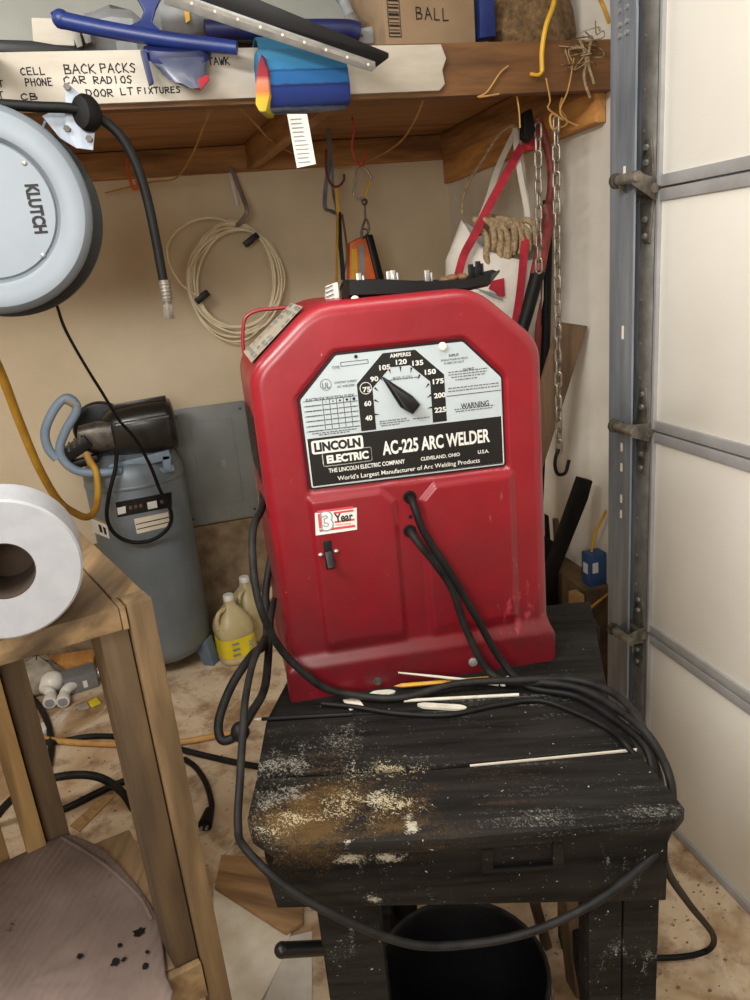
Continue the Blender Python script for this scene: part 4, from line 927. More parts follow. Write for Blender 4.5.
def jug(loc, rot, label, labelled):
    t = thing('jug', loc, label, 'jug', 'plastic gallon jugs on the floor')
    x, y, z = loc
    def sq(s, zz, rr): return [Vector((x, y, z + zz)) + Matrix.Rotation(rot, 3, 'Z') @ Vector((math.copysign(abs(math.cos(a)) ** .6, math.cos(a)) * s, math.copysign(abs(math.sin(a)) ** .6, math.sin(a)) * s, 0)) for a in [i * 2 * math.pi / 32 for i in range(32)]]
    b = MB(); b.loft([sq(s, zz, 0) for s, zz in ((.066, 0), (.076, .008), (.077, .02), (.074, .03), (.074, .12), (.077, .13), (.077, .15), (.07, .175), (.052, .205), (.036, .225), (.022, .242), (.02, .262))])
    body = b.build('bottle', MT['jug'], t, smooth=True, angle=50)
    R = Matrix.Rotation(rot, 3, 'Z'); P = lambda a, c, zz: Vector((x, y, z + zz)) + R @ Vector((a, c, 0))
    MB().tube([P(-.028, -.02, .236), P(-.058, -.03, .228), P(-.072, -.035, .20), P(-.07, -.035, .165)], .010, 10).build('handle', MT['jug'], t, smooth=True)
    MB().lathe([(.0, .262), (.022, .262), (.022, .28), (.019, .284), (0, .284)], Matrix.Translation(loc), 20).build('cap', MT['white'], t, smooth=True)
    if labelled:
        b = MB(); lo = sq(.0762, .035, 0); hi = sq(.0762, .118, 0); n = len(lo)
        for i in range(n): b.poly([lo[i], lo[(i + 1) % n], hi[(i + 1) % n], hi[i]])
        lb = b.build('label', MT['jugy'], t, weld=True)
        M = frame(P(-.02, -.0775, .04), R @ Vector((1, 0, 0)), (0, 0, 1)); b = MB()
        fit_text(b, 'GAL', frame(P(.052, -.0775, .045), (0, 0, 1), R @ Vector((-1, 0, 0))), 0, 0, .06, .022, .02, .001)
        for i in range(3): b.poly([M @ Vector((-.02 + .003 * i, .006 + i * .024, .0012)), M @ Vector((.012, .006 + i * .024, .0012)), M @ Vector((.010, .016 + i * .024, .0012)), M @ Vector((-.022, .016 + i * .024, .0012))])
        b.build('label_print', MT['grbl'], lb)
    return t
jug(tuple(on(239, 660, 0) + Vector((.0, .03, .0005))), .25, 'plastic jug with a bright yellow label on the floor right of the compressor', True)
jug((.155, 2.985, .0005), .6, 'unlabelled cloudy jug directly behind the yellow-labelled jug', False)
jug((.335, 2.95, .0005), -.4, 'cloudy jug partly hidden at the left edge of the red welder', False)

# ================================================================== HOSE REEL
YR = 1.48; rc = at(-15, 210, YR); RR = (at(92, 210, YR) - rc).length
reel = thing('hose_reel', (rc.x, YR + .2, rc.z - RR), 'round silver-blue steel hose reel hanging at the upper left, black hose end', 'hose reel')
def RM(y): return frame(Vector((rc.x, y, rc.z)), (1, 0, 0), (0, 0, 1))    # local z points at the viewer (-y)
M = RM(YR)
b = MB(); b.lathe([(0, -.004), (RR * .66, -.004), (RR * .672, .0), (RR * .70, .006), (RR * .80, .010), (RR * .93, .008), (RR * .985, 0), (RR, -.008), (RR * .995, -.012), (RR * .66, -.012)], M, 96); b.build('front_disc', MT['reel'], reel, smooth=True, angle=35)
b = MB(); b.lathe([(0, -.0045), (RR * .655, -.0045), (RR * .655, -.0015), (RR * .645, .0005), (0, .0005)], M, 96); hub = b.build('hub_plate', MT['reel'], reel, smooth=True, angle=35)
for (x, y) in ((24.5, 163), (43, 255)):
    p = at(x, y, YR - .001); b = MB(); b.ball((0, 0, 0), (.0045, .0025, .0045), Matrix.Translation(p), 12, 8); b.build('hub_screw', MT['steel'], hub, smooth=True)
b = MB(); b.lathe([(.0, -.012), (RR * .97, -.012), (RR * .955, -.02), (RR * .955, -.10), (RR * 1.05, -.105), (RR * 1.055, -.12), (RR * 1.04, -.128), (0, -.128)], M, 72); b.build('drum', MT['reeld'], reel, smooth=True, angle=35)
b = MB()
me_p = at(27, 184, YR - .0015); xa = (at(38, 233, YR - .0015) - me_p)
a = at(24, 184.5, YR - .0015); c = at(34.5, 234, YR - .0015)
ML = frame(a, c - a, Vector((1, 0, 0)))
fit_text(b, 'KLUTCH', ML, 0, .0, (c - a).length, .0225, .05, .0); b.build('hub_lettering', MT['ink'], hub)
# back bracket up to the beam, guide arm and hose
b = MB(); b.box((rc.x - .02, YR + .136, rc.z + .11), (.07, .012, .50)); b.beam((rc.x - .02, YR + .134, rc.z + .33), (rc.x - .02, 1.884, rc.z + .33), .07, .012); b.cyl((rc.x, YR + .128, rc.z), (rc.x, YR + .144, rc.z), .04, seg=24); b.box((rc.x - .02, 1.877, rc.z + .32), (.07, .010, .08)); b.build('mounting_bracket', MT['reel'], reel, bevel=.002)
ya = YR + .06
def ra(x, y, yy=ya): return at(x, y, yy)
b = MB(); b.prism([ra(65, 81), ra(97, 108), ra(93, 150), ra(77, 148), ra(66, 128)], (0, .004, 0)); b.prism([ra(42, 116, ya + .012), ra(64, 106, ya + .012), ra(67, 128, ya + .012), ra(78, 149, ya + .012), ra(60, 138, ya + .012)], (0, .004, 0)); b.build('guide_bracket', MT['galv'], reel)
for (x, y) in ((67, 87), (67, 129), (89, 139)): p = ra(x, y, ya - .004); MB().cyl(p, p + Vector((0, -.006, 0)), .006, seg=6).build('guide_bolt', MT['dsteel'], reel)
b = MB(); b.beam(ra(46, 122, ya + .022), ra(15, 195, ya + .022), .02, .004); b.build('guide_arm', MT['reel'], reel)
p = ra(87, 113, ya - .012); b = MB(); Mx = frame(p, (1, -.75, 0), (0, 0, 1))
b.lathe([(.007, -.017), (.026, -.015), (.031, -.006), (.031, .006), (.026, .015), (.007, .017)], Mx @ Matrix.Diagonal((.72, .98, 1.1, 1)), 28); b.build('hose_stop', MT['rubber'], reel, smooth=True, angle=50)
hpts = [ra(-40, 104, ya - .02), ra(0, 104.5, ya - .02), ra(40, 107, ya - .02), ra(66, 108, ya - .02), ra(86, 112, ya - .014), ra(104, 121, ya), ra(122, 138, ya), ra(137, 166, ya), ra(147, 198, ya), ra(155, 235, ya), ra(161, 268, ya), ra(164, 284, ya)]
MB().tube(hpts, .0088, 14, 10).build('reel_hose', MT['rubber'], reel, smooth=True)
a = ra(164, 280, ya); c = ra(169.5, 319, ya); d = (c - a)
b = MB(); b.cyl(a, a + d * .55, .0105, .0105, 18); 
for k in range(5): b.cyl(a + d * (.08 + k * .09), a + d * (.12 + k * .09), .0115, .0115, 18)
b.cyl(a + d * .55, a + d * .62, .008, .008, 14); b.cyl(a + d * .62, a + d, .011, .011, 6); b.build('hose_fitting', MT['hinge'], reel, bevel=.0008)

# ================================================================== THINGS ON THE SHELF
def slab(pts, y, d, mb=None): return (mb or MB()).prism([at(x, q, y) for x, q in pts], (0, d, 0))
tag(slab([(31, 17), (72, 19), (75, 46), (33, 44)], 2.02, .1).build('white_block', MT['board'], None, bevel=.004), 'small white-painted wood block on the shelf at far left', 'block')
tag(slab([(-40, 38), (30, 40), (66, 46), (92, 50), (92, 54), (-40, 52)], 1.95, .25).build('dark_tray', MT['black'], None, bevel=.006), 'long dark flat tray lying on the left end of the shelf', 'tray')
tw = thing('white_bin', at(100, 46, 2.25), 'crumpled pale grey plastic sheeting behind the blue bar on the shelf', 'sheeting')
random.seed(11); b = MB(); rings = []
for x, r in ((70, .01), (80, .05), (95, .065), (115, .07), (135, .06), (150, .03)):
    c = at(x, 40 - (x - 70) * .05, 2.12); rings.append([c + Vector((0, math.cos(a) * r * .8, math.sin(a) * r)) * random.uniform(.75, 1.15) for a in [i * math.pi / 9 for i in range(18)]])
b.loft(rings); o = b.build('sheeting', MT['grbl'], tw, smooth=True, angle=25); tw.name = 'plastic_sheeting'
b = MB()
for (x, y) in ((70, 28), (79, 24)): b.prism([at(x, y - 12, 2.02), at(x + 6, y - 12, 2.02), at(x + 13, y + 18, 2.02), at(x + 7, y + 20, 2.02), at(x - 1, y - 2, 2.02)], (0, .03, 0))
tag(b.build('grey_clip', MT['galvd'], None, bevel=.003), 'pair of grey plastic hooks standing up behind the blue bar', 'hook')
# blue sled-like runner with fin and cup
bl = thing('blue_scoop', at(150, 45, 1.86), 'long blue plastic bar with a triangular fin lying across the left shelf edge', 'scoop')
b = MB(); b.tube([at(61, 19, 1.92), at(62, 20, 1.92), at(110, 30, 1.89), at(170, 40, 1.855), at(220, 46, 1.83), at(237, 48, 1.82)], lambda t: .018 - .004 * t, 16); b.ball(at(61, 19, 1.92), .019); b.build('bar', MT['blue'], bl, smooth=True)
b = MB(); b.prism([at(134, -8, 1.90), at(164, -8, 1.90), at(156, 8, 1.90), at(152, 22, 1.90), at(170, 38, 1.88), at(118, 30, 1.88), at(140, 20, 1.90), at(144, 10, 1.90)], (0, .02, 0)); b.build('fin', MT['blue'], bl, bevel=.004)
fu = thing('blue_funnel', at(180, 70, 1.83), 'dark blue translucent dustpan-like cup hanging over the lettered board, red detail', 'cup')
b = MB()
def ell(cx, cy, rx_, rz_, y, n=20): 
    c = at(cx, cy, y); s = (at(cx + 1, cy, y) - c).length
    return [c + Vector((math.cos(a) * rx_ * s, math.sin(a) * .03, math.sin(a) * rz_ * s)) for a in [i * 2 * math.pi / n for i in range(n)]]
b.loft([ell(178, 52, 33, 7, 1.86), ell(180, 62, 28, 9, 1.845), ell(186, 76, 20, 10, 1.84), ell(193, 84, 12, 7, 1.84)]); b.build('cup_body', MT['cup'], fu, smooth=True)
b = MB(); b.loft([ell(178, 47, 35, 8, 1.858), ell(178, 53, 34.5, 9, 1.858), ell(179, 59, 31, 8.5, 1.85)]); b.build('cup_rim', MT['blued'], fu, smooth=True)
slab([(140, 50), (146, 50), (154, 82), (149, 85)], 1.835, .02).build('cup_strut', MT['blued'], fu, bevel=.002)
slab([(192, 82), (207, 74), (210, 79), (201, 90), (194, 88)], 1.815, .008).build('cup_spout', MT['strap'], fu, bevel=.002)
b = MB(); b.tube([at(205, 30, 2.0), at(240, 30, 2.0), at(300, 29, 2.0), at(345, 29, 2.0), at(359, 32, 2.0)], .021, 16); tag(b.build('blue_tube', MT['blued'], None, smooth=True), 'navy blue tube lying on the shelf behind the squeegee', 'tube')
b = MB(); c = at(185, 15, 2.05); b.loft([[c + Vector((x, math.cos(a) * r, math.sin(a) * r * .9)) for a in [i * math.pi / 10 for i in range(20)]] for x, r in ((-.08, .012), (-.06, .05), (0, .062), (.05, .05), (.085, .02))]); tag(b.build('grey_float', MT['grbl'], None, smooth=True), 'rounded pale grey plastic part between blue fin and squeegee', 'plastic part')
slab([(184, 10), (189, 8), (190, 20), (186, 23)], 1.985, .006).build('yellow_sticker', MT['yellow'], None); o = bpy.data.objects['yellow_sticker']; tag(o, 'tiny yellow tag on the pale grey plastic part', 'tag')
b = MB(); slab([(208, 20), (300, 24), (312, 20), (316, 28), (305, 44), (215, 44)], 2.10, .12, b); tag(b.build('black_case', MT['black'], None, bevel=.006), 'low black case on the shelf behind the squeegee', 'case')
# squeegee
P1 = at(165, -3, 1.78); P2 = at(376, 66, 1.735); sx = (P2 - P1).normalized(); vu = Vector((-.1, -.35, .93)); SM = frame(P1, sx, vu); SL = (P2 - P1).length; s1 = SM.to_3x3() @ Vector((0, 1, 0))
sq = thing('squeegee', P2, 'black rubber floor squeegee with riveted aluminium rail across the shelf edge', 'squeegee')
MB().prism([SM @ Vector(q) for q in ((-.0, .0, 0), (SL, -.004, 0), (SL + .022, .022, 0), (SL + .02, .03, 0), (0, .058, 0))], SM.to_3x3() @ Vector((0, 0, -.010))).build('rubber_blade', MT['black'], sq, bevel=.001)
al = MB().prism([SM @ Vector(q) for q in ((0, -.012, .001), (SL * .985, -.013, .001), (SL, -.004, .001), (SL * .99, .008, .001), (0, .016, .001))], SM.to_3x3() @ Vector((0, 0, .006))).build('aluminium_rail', MT['alu'], sq, bevel=.0015)
MB().prism([SM @ Vector(q) for q in ((0, .003, .007), (SL * .98, -.003, .007), (SL * .98, .004, .007), (0, .0105, .007))], SM.to_3x3() @ Vector((0, 0, .0006))).build('rail_groove', MT['galvd'], al)
b = MB()
for k in range(9):
    q = SM @ Vector((SL * (.12 + k * .105), .006 - .007 * (.12 + k * .105), .007)); MB().cyl(q, q + SM.to_3x3() @ Vector((0, 0, .0012)), .0030, seg=10).build('rivet', MT['sheet'], al)
# striped towel bundle with its tag
ty = 1.79; tz1 = at(300, 50, ty).z; tz0 = at(300, 114, ty).z
MT['towel'] = stripe_mat(tz0, tz1); MT['towele'] = stripe_end_mat(tz0, tz1)
tw = thing('striped_towel', at(300, 114, ty), 'folded blue striped towel bundle hanging over the shelf edge with a white tag', 'towel')
TLq = [(259, 50), (351, 66), (349, 107), (343, 112), (258, 114)]
a0 = at(267, 118, ty); a1 = at(353, 114, ty); axis = (a1 - a0); L = axis.length; axis.normalize()
prf = fillet([(0, 0), (.03, -.006), (.09, .0), (.11, .05), (.10, .12), (.06, .17), (.02, .165), (-.005, .1), (-.01, .04)], .025, 4)
def tring(t, s=1.0, dz=0): 
    o = a0 + axis * (L * t); return [o + Vector((0, y * 1.0 + .035 * (1 - s), z * s + .08 * (1 - s) + dz)) for y, z in prf]
hs = (tz1 - tz0) / .17
b = MB(); b.loft([tring(.0, .93 * hs), tring(.03, 1.0 * hs), tring(.3, 1.0 * hs), tring(.7, .98 * hs), tring(.97, .96 * hs), tring(1.0, .9 * hs)]); b.build('towel_roll', MT['towel'], tw, smooth=True, angle=50)
b = MB(); e = [(255, 88), (257, 66), (261, 52), (268, 70), (270, 95), (266, 112), (259, 112), (255, 104)]
b.prism([at(x, y, ty - .012) for x, y in e], (.03, .08, 0)); b.build('towel_end', MT['towele'], tw, bevel=.006)
mid = a0 + axis * (L * .5); MB().ribbon([mid + Vector((0, .05, .12)), Vector((mid.x, 1.87, 2.0)), Vector((mid.x, 1.95, 1.9965)), Vector((mid.x, 2.03, 1.9935))], L * .9, axis, .005).build('towel_flap', MT['towel'], tw, smooth=True)
tg = slab([(287, 114), (307, 114), (316, 164), (297, 168)], ty + .01, .0012).build('care_tag', MT['letw'], tw)
b = MB(); random.seed(4)
for i in range(11):
    y = 119 + i * 4.3; x0_ = 289.5 + (y - 114) * .18; b.prism([at(x, q, ty + .0094) for x, q in ((x0_, y), (x0_ + random.uniform(9, 15), y - .8), (x0_ + 12, y + .5), (x0_ + .2, y + 1.3))], (0, .0003, 0))
b.build('tag_print', MT['grbl'], tg)
# folding grey bracket arm
ga = thing('grey_clamp_arm', at(365, 42, 2.05), 'grey metal arm with a round joint standing beside the cardboard box', 'arm')
MB().tube([at(337, -8, 2.1), at(345, 4, 2.1), at(352, 22, 2.06), at(358, 38, 2.04)], .014, 12).build('arm', MT['grbl'], ga, smooth=True)
MB().cyl(at(352, 22, 2.03), at(352, 22, 2.09), .02, seg=18).build('joint', MT['dsteel'], ga, bevel=.003)
slab([(358, 28), (378, 24), (386, 26), (387, 44), (356, 44)], 2.04, .08).build('foot_block', MT['grbl'], ga, bevel=.008)
# cardboard box with barcode and handwriting
b0 = at(388.5, 44.5, 1.96); b1 = at(478, 38, 2.0); bx_ = (b1 - b0); bx_.z = 0; Lb = bx_.length; bx_.normalize(); by_ = Vector((-bx_.y, bx_.x, 0)); zb = ZD + .0175
cb_ = thing('cardboard_box', (b0.x + .15, 2.1, zb), 'brown cardboard box with a barcode and handwriting on the shelf', 'box')
q0 = Vector((b0.x - .002, 1.97, zb)); MB().prism([q0, q0 + bx_ * Lb, q0 + bx_ * Lb + by_ * .22, q0 + by_ * .22], (0, 0, .23)).build('carton', MT['card'], cb_, bevel=.003)
FM = frame(q0 - by_ * .0015, bx_, (0, 0, 1)); sc = Lb / 92.
b = MB(); b.poly([FM @ Vector((x, y, .0002)) for x, y in ((3 * sc, 12 * sc), (15 * sc, 14 * sc), (15 * sc, 52 * sc), (3 * sc, 50 * sc))])
b = MB()
for i, hh in enumerate((1.2, .6, 1.6, .6, 1.0, 2.0, .6, 1.4, .8, 1.8, .7, 1.2, .6, 1.6)): 
    y = 14 + i * 2.75; b.poly([FM @ Vector((x * sc, yy * sc, .0004)) for x, yy in ((4, y), (14, y), (14, y + hh), (4, y + hh))])
for (x, y, xx, yy) in ((3, 11.5, 15, 12.3), (3, 53, 15, 53.8), (3, 11.5, 3.6, 53.8), (14.6, 11.5, 15.2, 53.8)): b.poly([FM @ Vector((a * sc, c * sc, .0004)) for a, c in ((x, y), (xx, y), (xx, yy), (x, yy))])
handwrite(b, 'BALL', FM, 31 * sc, 26 * sc, 9 * sc, .0014, 1.0); handwrite(b, 'THE', FM, 19 * sc, 42 * sc, 10 * sc, .0014, 1.0); b.build('carton_marks', MT['ink'], cb_)
slab([(479, -10), (494, -10), (496, 36), (480, 38)], 2.01, .05).build('blue_carton', MT['blue'], None, bevel=.003); tag(bpy.data.objects['blue_carton'], 'narrow blue carton squeezed between the cardboard box and burlap sack', 'carton')
random.seed(9); b = MB(); rings = []
for i, (z, r) in enumerate(((0, .09), (.02, .115), (.06, .12), (.11, .11), (.17, .10), (.24, .09), (.27, .05))):
    c = at(532, 44, 2.08); rings.append([Vector((c.x + .0, 2.09, ZD + .018 + z)) + Vector((math.cos(a) * r, math.sin(a) * r * .8, 0)) * (1 + .12 * math.sin(a * 5 + i * 1.3) + random.uniform(-.04, .04)) for a in [k * math.pi / 16 for k in range(32)]])
b.loft(rings); tag(b.build('burlap_sack', MT['burlap'], None, smooth=True), 'rumpled brown burlap sack on the right end of the shelf', 'sack')
b = MB(); b.tube([at(556, -10, 1.90), at(553, 6, 1.885), at(546, 26, 1.878), at(542, 50, 1.878), at(542, 72, 1.878)], .006, 8); b.tube([at(542, 72, 1.878), at(538, 75, 1.88), at(530, 74, 1.885)], .0045, 8); tag(b.build('yellow_rope', MT['yellow'], None, smooth=True), 'yellow cord hanging over the front beam near the burlap sack', 'cord')
tag(MB().tube([at(598, -6, 1.86), at(604, 8, 1.86), at(609, 22, 1.80)], .005, 8).build('yellow_cable', MT['yhose'], None, smooth=True), 'short yellow cable beside the curve of the door track', 'cable')
random.seed(21)
def curl(pts, y, r=.0022): return MB().tube([at(x, q, y) for x, q in pts], r, 6)
for i, (pts, y, lb) in enumerate((
    ([(499, 94), (478, 97), (487, 92), (500, 73), (508, 66)], 1.892, 'short tan string hooked on the brown beam right of the white board'),
    ([(546, 78), (550, 100), (548, 108), (556, 115), (563, 120)], 1.88, 'thin tan string dangling under the beam above the left chain'),
    ([(574, 58), (568, 90), (560, 110), (566, 120), (578, 126)], 1.88, 'longer tan string hanging right of the yellow cord'),
    ([(516, 92), (519, 110), (520, 128)], 1.937, 'straight tan string holding the canvas bag'))):
    tag(curl(pts, y).build('string', MT['tan'], None, smooth=True), lb, 'string', 'tan strings on the beam')
tw = thing('twine_tangle', at(585, 50, 1.89), 'dusty tangle of twine loops and strips hanging off the right end of the beam', 'twine')
for k in range(12):
    cx, cy = random.uniform(570, 600), random.uniform(22, 48); pts = [(cx + random.uniform(-16, 10) + 2 * j * random.choice((-1, 1)), cy + random.uniform(-10, 8) + j * 6) for j in range(5)]
    MB().tube([at(min(x, 603), y, 1.885 + random.uniform(-.02, .012)) for x, y in pts], .0014, 6).build('strand', MT['burlap'] if k % 2 else MT['rope'], tw, smooth=True)
for pts in ([(580, 40), (586, 58), (584, 78), (590, 98)], [(592, 36), (588, 60), (594, 84)]): MB().ribbon([at(x, y, 1.878) for x, y in pts], .007, (1, 0, .3), .001).build('strand', MT['rope'], tw, smooth=True)

# ================================================================== HANGING UNDER THE SHELF
# sagging thin yellow wire stapled under the deck
def wire(pts, r, m, label, name='wire', n=8): return tag(MB().tube([at(*p) for p in pts], r, 8, n).build(name, m, None, smooth=True), label, 'wire', 'tan wires beneath the shelf')
wire([(105, 193, 3.05), (130, 187, 3.03), (152, 182, 3.0), (176, 178, 2.9), (192, 155, 2.6), (203, 128, 2.3), (213, 104, 2.0)], .0032, MT['tan'], 'tan wire sagging beneath the shelf at the left, next to the hanging reel hose')
wire([(232, 100, 1.95), (250, 118, 2.2), (270, 139, 2.5), (292, 153, 2.8), (320, 165, 3.0), (350, 166, 3.0), (375, 158, 2.85), (400, 142, 2.5), (415, 120, 2.2), (424, 98, 1.96)], .0032, MT['tan'], 'long tan wire swagged beneath the shelf in the middle')
tag(MB().tube([at(*p) for p in ((127, 158, 2.9), (128, 172, 2.9), (133, 188, 2.9), (138, 188, 2.9), (136, 180, 2.9))], .005, 8).build('wire_loop', MT['orange'], None, smooth=True), 'small orange wire loop hanging behind the black reel hose', 'wire')
# grey J bracket and cable coil on it
br = thing('wall_bracket', at(236, 190, 3.02), 'pale steel J-shaped bracket holding the cream cable coil', 'bracket')
MB().tube([at(229, 162, 3.10), at(236, 180, 3.05), at(243, 198, 2.99), at(247, 211, 2.94), at(243, 219, 2.98), at(236, 226, 3.06), at(230, 226, 3.085)], .0085, 10, 6).build('bracket_arm', MT['galvd'], br, smooth=True)
MB().tube([at(228, 160, 3.106), at(233, 186, 3.106), at(238, 206, 3.106)], .008, 8).build('bracket_plate', MT['white'], br, smooth=True)
coil = thing('cable_coil', at(232, 336, 3.0), 'coil of thin cream cable hanging on the back wall bracket', 'cable coil')
random.seed(17)
for k in range(9):
    cx, cy = 235 + random.uniform(-3, 3), 279 + random.uniform(-4, 4); a, c = 44 + random.uniform(-6, 3), 55 + random.uniform(-6, 3); yy = 3.03 + k * .006; tl_ = random.uniform(-.12, .12)
    pts = [at(cx + a * math.cos(t + .0) + tl_ * 18 * math.sin(t), cy + c * math.sin(t) + 3 * math.sin(2 * t + k), yy) for t in [i * 2 * math.pi / 16 for i in range(16)]]
    MB().tube(pts, .0042, 8, 5, True).build('cable_turn', MT['cream'], coil, smooth=True)
MB().tube([at(240, 227, 3.05), at(215, 218, 3.04), at(190, 222, 3.03), at(171, 238, 3.03), at(168, 258, 3.03), at(180, 282, 3.03), at(197, 296, 3.04)], .0042, 8).build('loose_end', MT['cream'], coil, smooth=True)
for (x, y) in ((202, 297), (251, 240)):
    MB().beam(at(x - 6, y + 5, 3.05), at(x + 6, y - 5, 3.05), .075, .024).build('tape_band', MT['black'], coil, bevel=.004)
# red hook with yellow strap, bracket, carabiner, orange tape
YH = 2.72
def hy(x, y, yy=YH): return at(x, y, yy)
rh = thing('coated_hook', hy(330, 165), 'dark red coated hook under the shelf carrying a yellow strap', 'hook')
MB().tube([hy(326, 150), hy(326, 168), hy(328, 178), hy(333, 186), hy(339, 186), hy(344, 180), hy(344, 174)], .0042, 10).build('hook', MT['maroon'], rh, smooth=True)
br = thing('steel_bracket', hy(330, 190, 2.80), 'narrow bent steel bracket hanging beside the red coated hook', 'bracket')
b = MB(); b.ribbon([Vector((hy(331, 158, 2.84).x, 2.84, 1.973)), hy(330, 158, 2.82), hy(326, 185, 2.80), hy(325, 207, 2.78), hy(331, 211, 2.77), hy(338, 214, 2.76)], .016, (1, 0, 0), .003); b.ribbon([hy(332, 160, 2.84), hy(333, 190, 2.83), hy(338, 213, 2.77)], .012, (1, 0, .2), .003); b.build('bent_strip', MT['galv'], br)
stp = thing('hanging_strap', hy(338, 280), 'narrow yellow and black strap hanging from the dark red hook', 'strap')
MB().ribbon([hy(336, 185), hy(337, 200), hy(338, 213)], .011, (1, 0, 0), .003).build('upper_strap', MT['yellow'], stp)
MB().ribbon([hy(338, 212), hy(337, 240), hy(337, 262), hy(336.5, 282)], .010, (1, .4, 0), .003).build('yellow_strap', MT['yhose'], stp)
MB().ribbon([hy(339, 212), hy(340, 240), hy(342, 262), hy(343, 280)], .016, (1, -.6, 0), .003).build('black_strap', MT['rubber'], stp)
MB().ribbon([hy(342, 214), hy(346, 240), hy(347, 258), hy(344, 272)], .008, (1, .2, 0), .003).build('olive_strap', MT['brownb'], stp)
tag(MB().tube([hy(352, 118, 2.5), hy(354, 132, 2.55), hy(352, 146, 2.6), hy(356, 160, 2.68), hy(362, 166, 2.7), hy(366, 156, 2.7), hy(365, 150, 2.7)], .0038, 8).build('red_wire', MT['redw'], None, smooth=True), 'red-orange wire tied under the shelf joist, holding the carabiner', 'wire')
ca_ = thing('carabiner', hy(362, 200), 'silver carabiner with yellow gate hanging from the red-orange wire', 'carabiner')
MB().tube([hy(361, 166), hy(357, 172), hy(355, 185), hy(353.5, 194), hy(358, 199), hy(364, 198)], .0045, 10, 6).build('frame', MT['steel'], ca_, smooth=True)
MB().tube([hy(361, 166), hy(366, 169), hy(371, 178), hy(370, 182)], .0045, 10, 6).build('frame', MT['steel'], ca_, smooth=True)
MB().tube([hy(370, 180), hy(367, 190), hy(365, 197)], .0048, 10, 6).build('gate', MT['yellow'], ca_, smooth=True)
sv = thing('swivel_snap', hy(366, 222), 'small steel swivel snap between the carabiner and the orange tape', 'snap')
MB().ball((0, 0, 0), (.012, .010, .013), Matrix.Translation(hy(364.5, 202)), 14, 10).build('eye', MT['dsteel'], sv, smooth=True)
MB().tube([hy(365, 204), hy(365, 214), hy(366, 220)], .004, 8).build('shank', MT['dsteel'], sv, smooth=True)
MB().tube([hy(366, 219), hy(369, 226), hy(368, 233), hy(363, 238), hy(362, 230), hy(364, 223)], .0042, 8, 6, True).build('hook_ring', MT['dsteel'], sv, smooth=True)
ot = thing('tape_case', hy(362, 285), 'orange tapered tape case with yellow and grey stripes behind the welder top', 'tape case')
slab([(350, 243), (363, 236), (374, 238), (382, 284), (384, 300), (349, 300)], YH, .04).build('case_body', MT['orange'], ot, bevel=.004)
MB().tube([hy(361, 238), hy(361, 231), hy(366, 229), hy(368, 234), hy(367, 240)], .003, 8).build('hang_loop', MT['dsteel'], ot, smooth=True)
slab([(351.5, 249), (357, 248.5), (359, 300), (351.5, 300)], YH - .002, .003).build('yellow_stripe', MT['yellow'], ot)
slab([(359, 245), (364, 244), (366, 300), (360, 300)], YH - .002, .003).build('grey_stripe', MT['grbl'], ot)
slab([(366, 235), (373, 234), (384, 276), (386, 290), (380, 298), (376, 275)], YH - .015, .045).build('black_edge', MT['black'], ot, bevel=.006)

# ================================================================== CANVAS BAG, ROPE, BARS, CHAINS
YBG = 2.18
bag = thing('canvas_bag', at(495, 345, YBG), 'white canvas tote bag with red straps and a red emblem hanging on the right wall', 'bag')
def brow(l, r, dip=0, d=.085):
    a = at(*l, YBG); c = at(*r, YBG); m = (a + c) / 2; h = (c - a) / 2; out = []
    for i in range(48):
        t = 2 * math.pi * i / 48; s = math.sin(t)
        p = m + h * (math.copysign(abs(math.cos(t)) ** .8, math.cos(t))) + Vector((0, s * d, 0))
        front = max(0, -s) ** 1.5
        p.z -= dip * front + .012 * math.sin(3 * t + l[1] * .1) * (1 if dip else .4); out.append(p)
    return out
outer = [brow((458, 350), (533, 352), 0, .05), brow((450, 315), (538, 320), 0, .08), brow((447, 285), (541, 298), 0, .09), brow((447, 262), (541, 275), .01, .09), brow((454, 238), (538, 252), .05, .085), brow((463, 222), (536, 236), .10, .08)]
inner = [[p * .96 + (sum(r, Vector()) / len(r)) * .04 for p in r] for r in outer[::-1]]
b = MB(); b.loft(outer + inner[:4], True, True); b.build('bag_body', MT['canvas'], bag, smooth=True, angle=60)
yf = YBG - .096
def bstrap(pts, w, m, nm='strap'): MB().ribbon([at(*p) for p in pts], w, (1, .0, .15), .004).build(nm, m, bag)
bstrap([(458, 276, yf), (464, 255, yf), (474, 236, yf), (488, 208, yf + .02), (502, 182, yf + .03), (514, 160, yf + .04), (522, 146, yf + .05)], .024, MT['strap'])
bstrap([(515, 325, yf), (519, 300, yf), (522, 275, yf), (524, 252, yf), (526, 236, yf + .01)], .024, MT['strap'])
bstrap([(526, 240, yf + .01), (527, 215, yf + .02), (522, 185, yf + .03), (517, 155, yf + .05), (515, 128, yf + .06)], .016, MT['strapw'], 'pale_strap')
bstrap([(478, 226, YBG + .06), (488, 200, YBG + .06), (498, 168, YBG + .05), (515, 132, yf + .08)], .020, MT['strapw'], 'pale_strap')
bstrap([(531, 240, YBG + .05), (527, 205, YBG + .05), (522, 165, YBG + .04), (517, 130, yf + .08)], .016, MT['strapw'], 'pale_strap')
b = MB(); ye = YBG - .098
b.prism([at(x, y, ye) for x, y in ((492, 281), (504, 278), (505, 296), (499, 297), (495, 291), (489, 289))], (0, .004, 0)); b.build('red_emblem', MT['strap'], bag)
b = MB()
for i in range(3): b.prism([at(x, y, ye - .001) for x, y in ((474 + i * 6, 287.5 + i * 2.4), (497 + i * 3, 294 + i * 2.6), (497 + i * 3, 295.2 + i * 2.6), (474 + i * 6, 288.7 + i * 2.4))], (0, .003, 0))
b.build('small_print', MT['grbl'], bag)
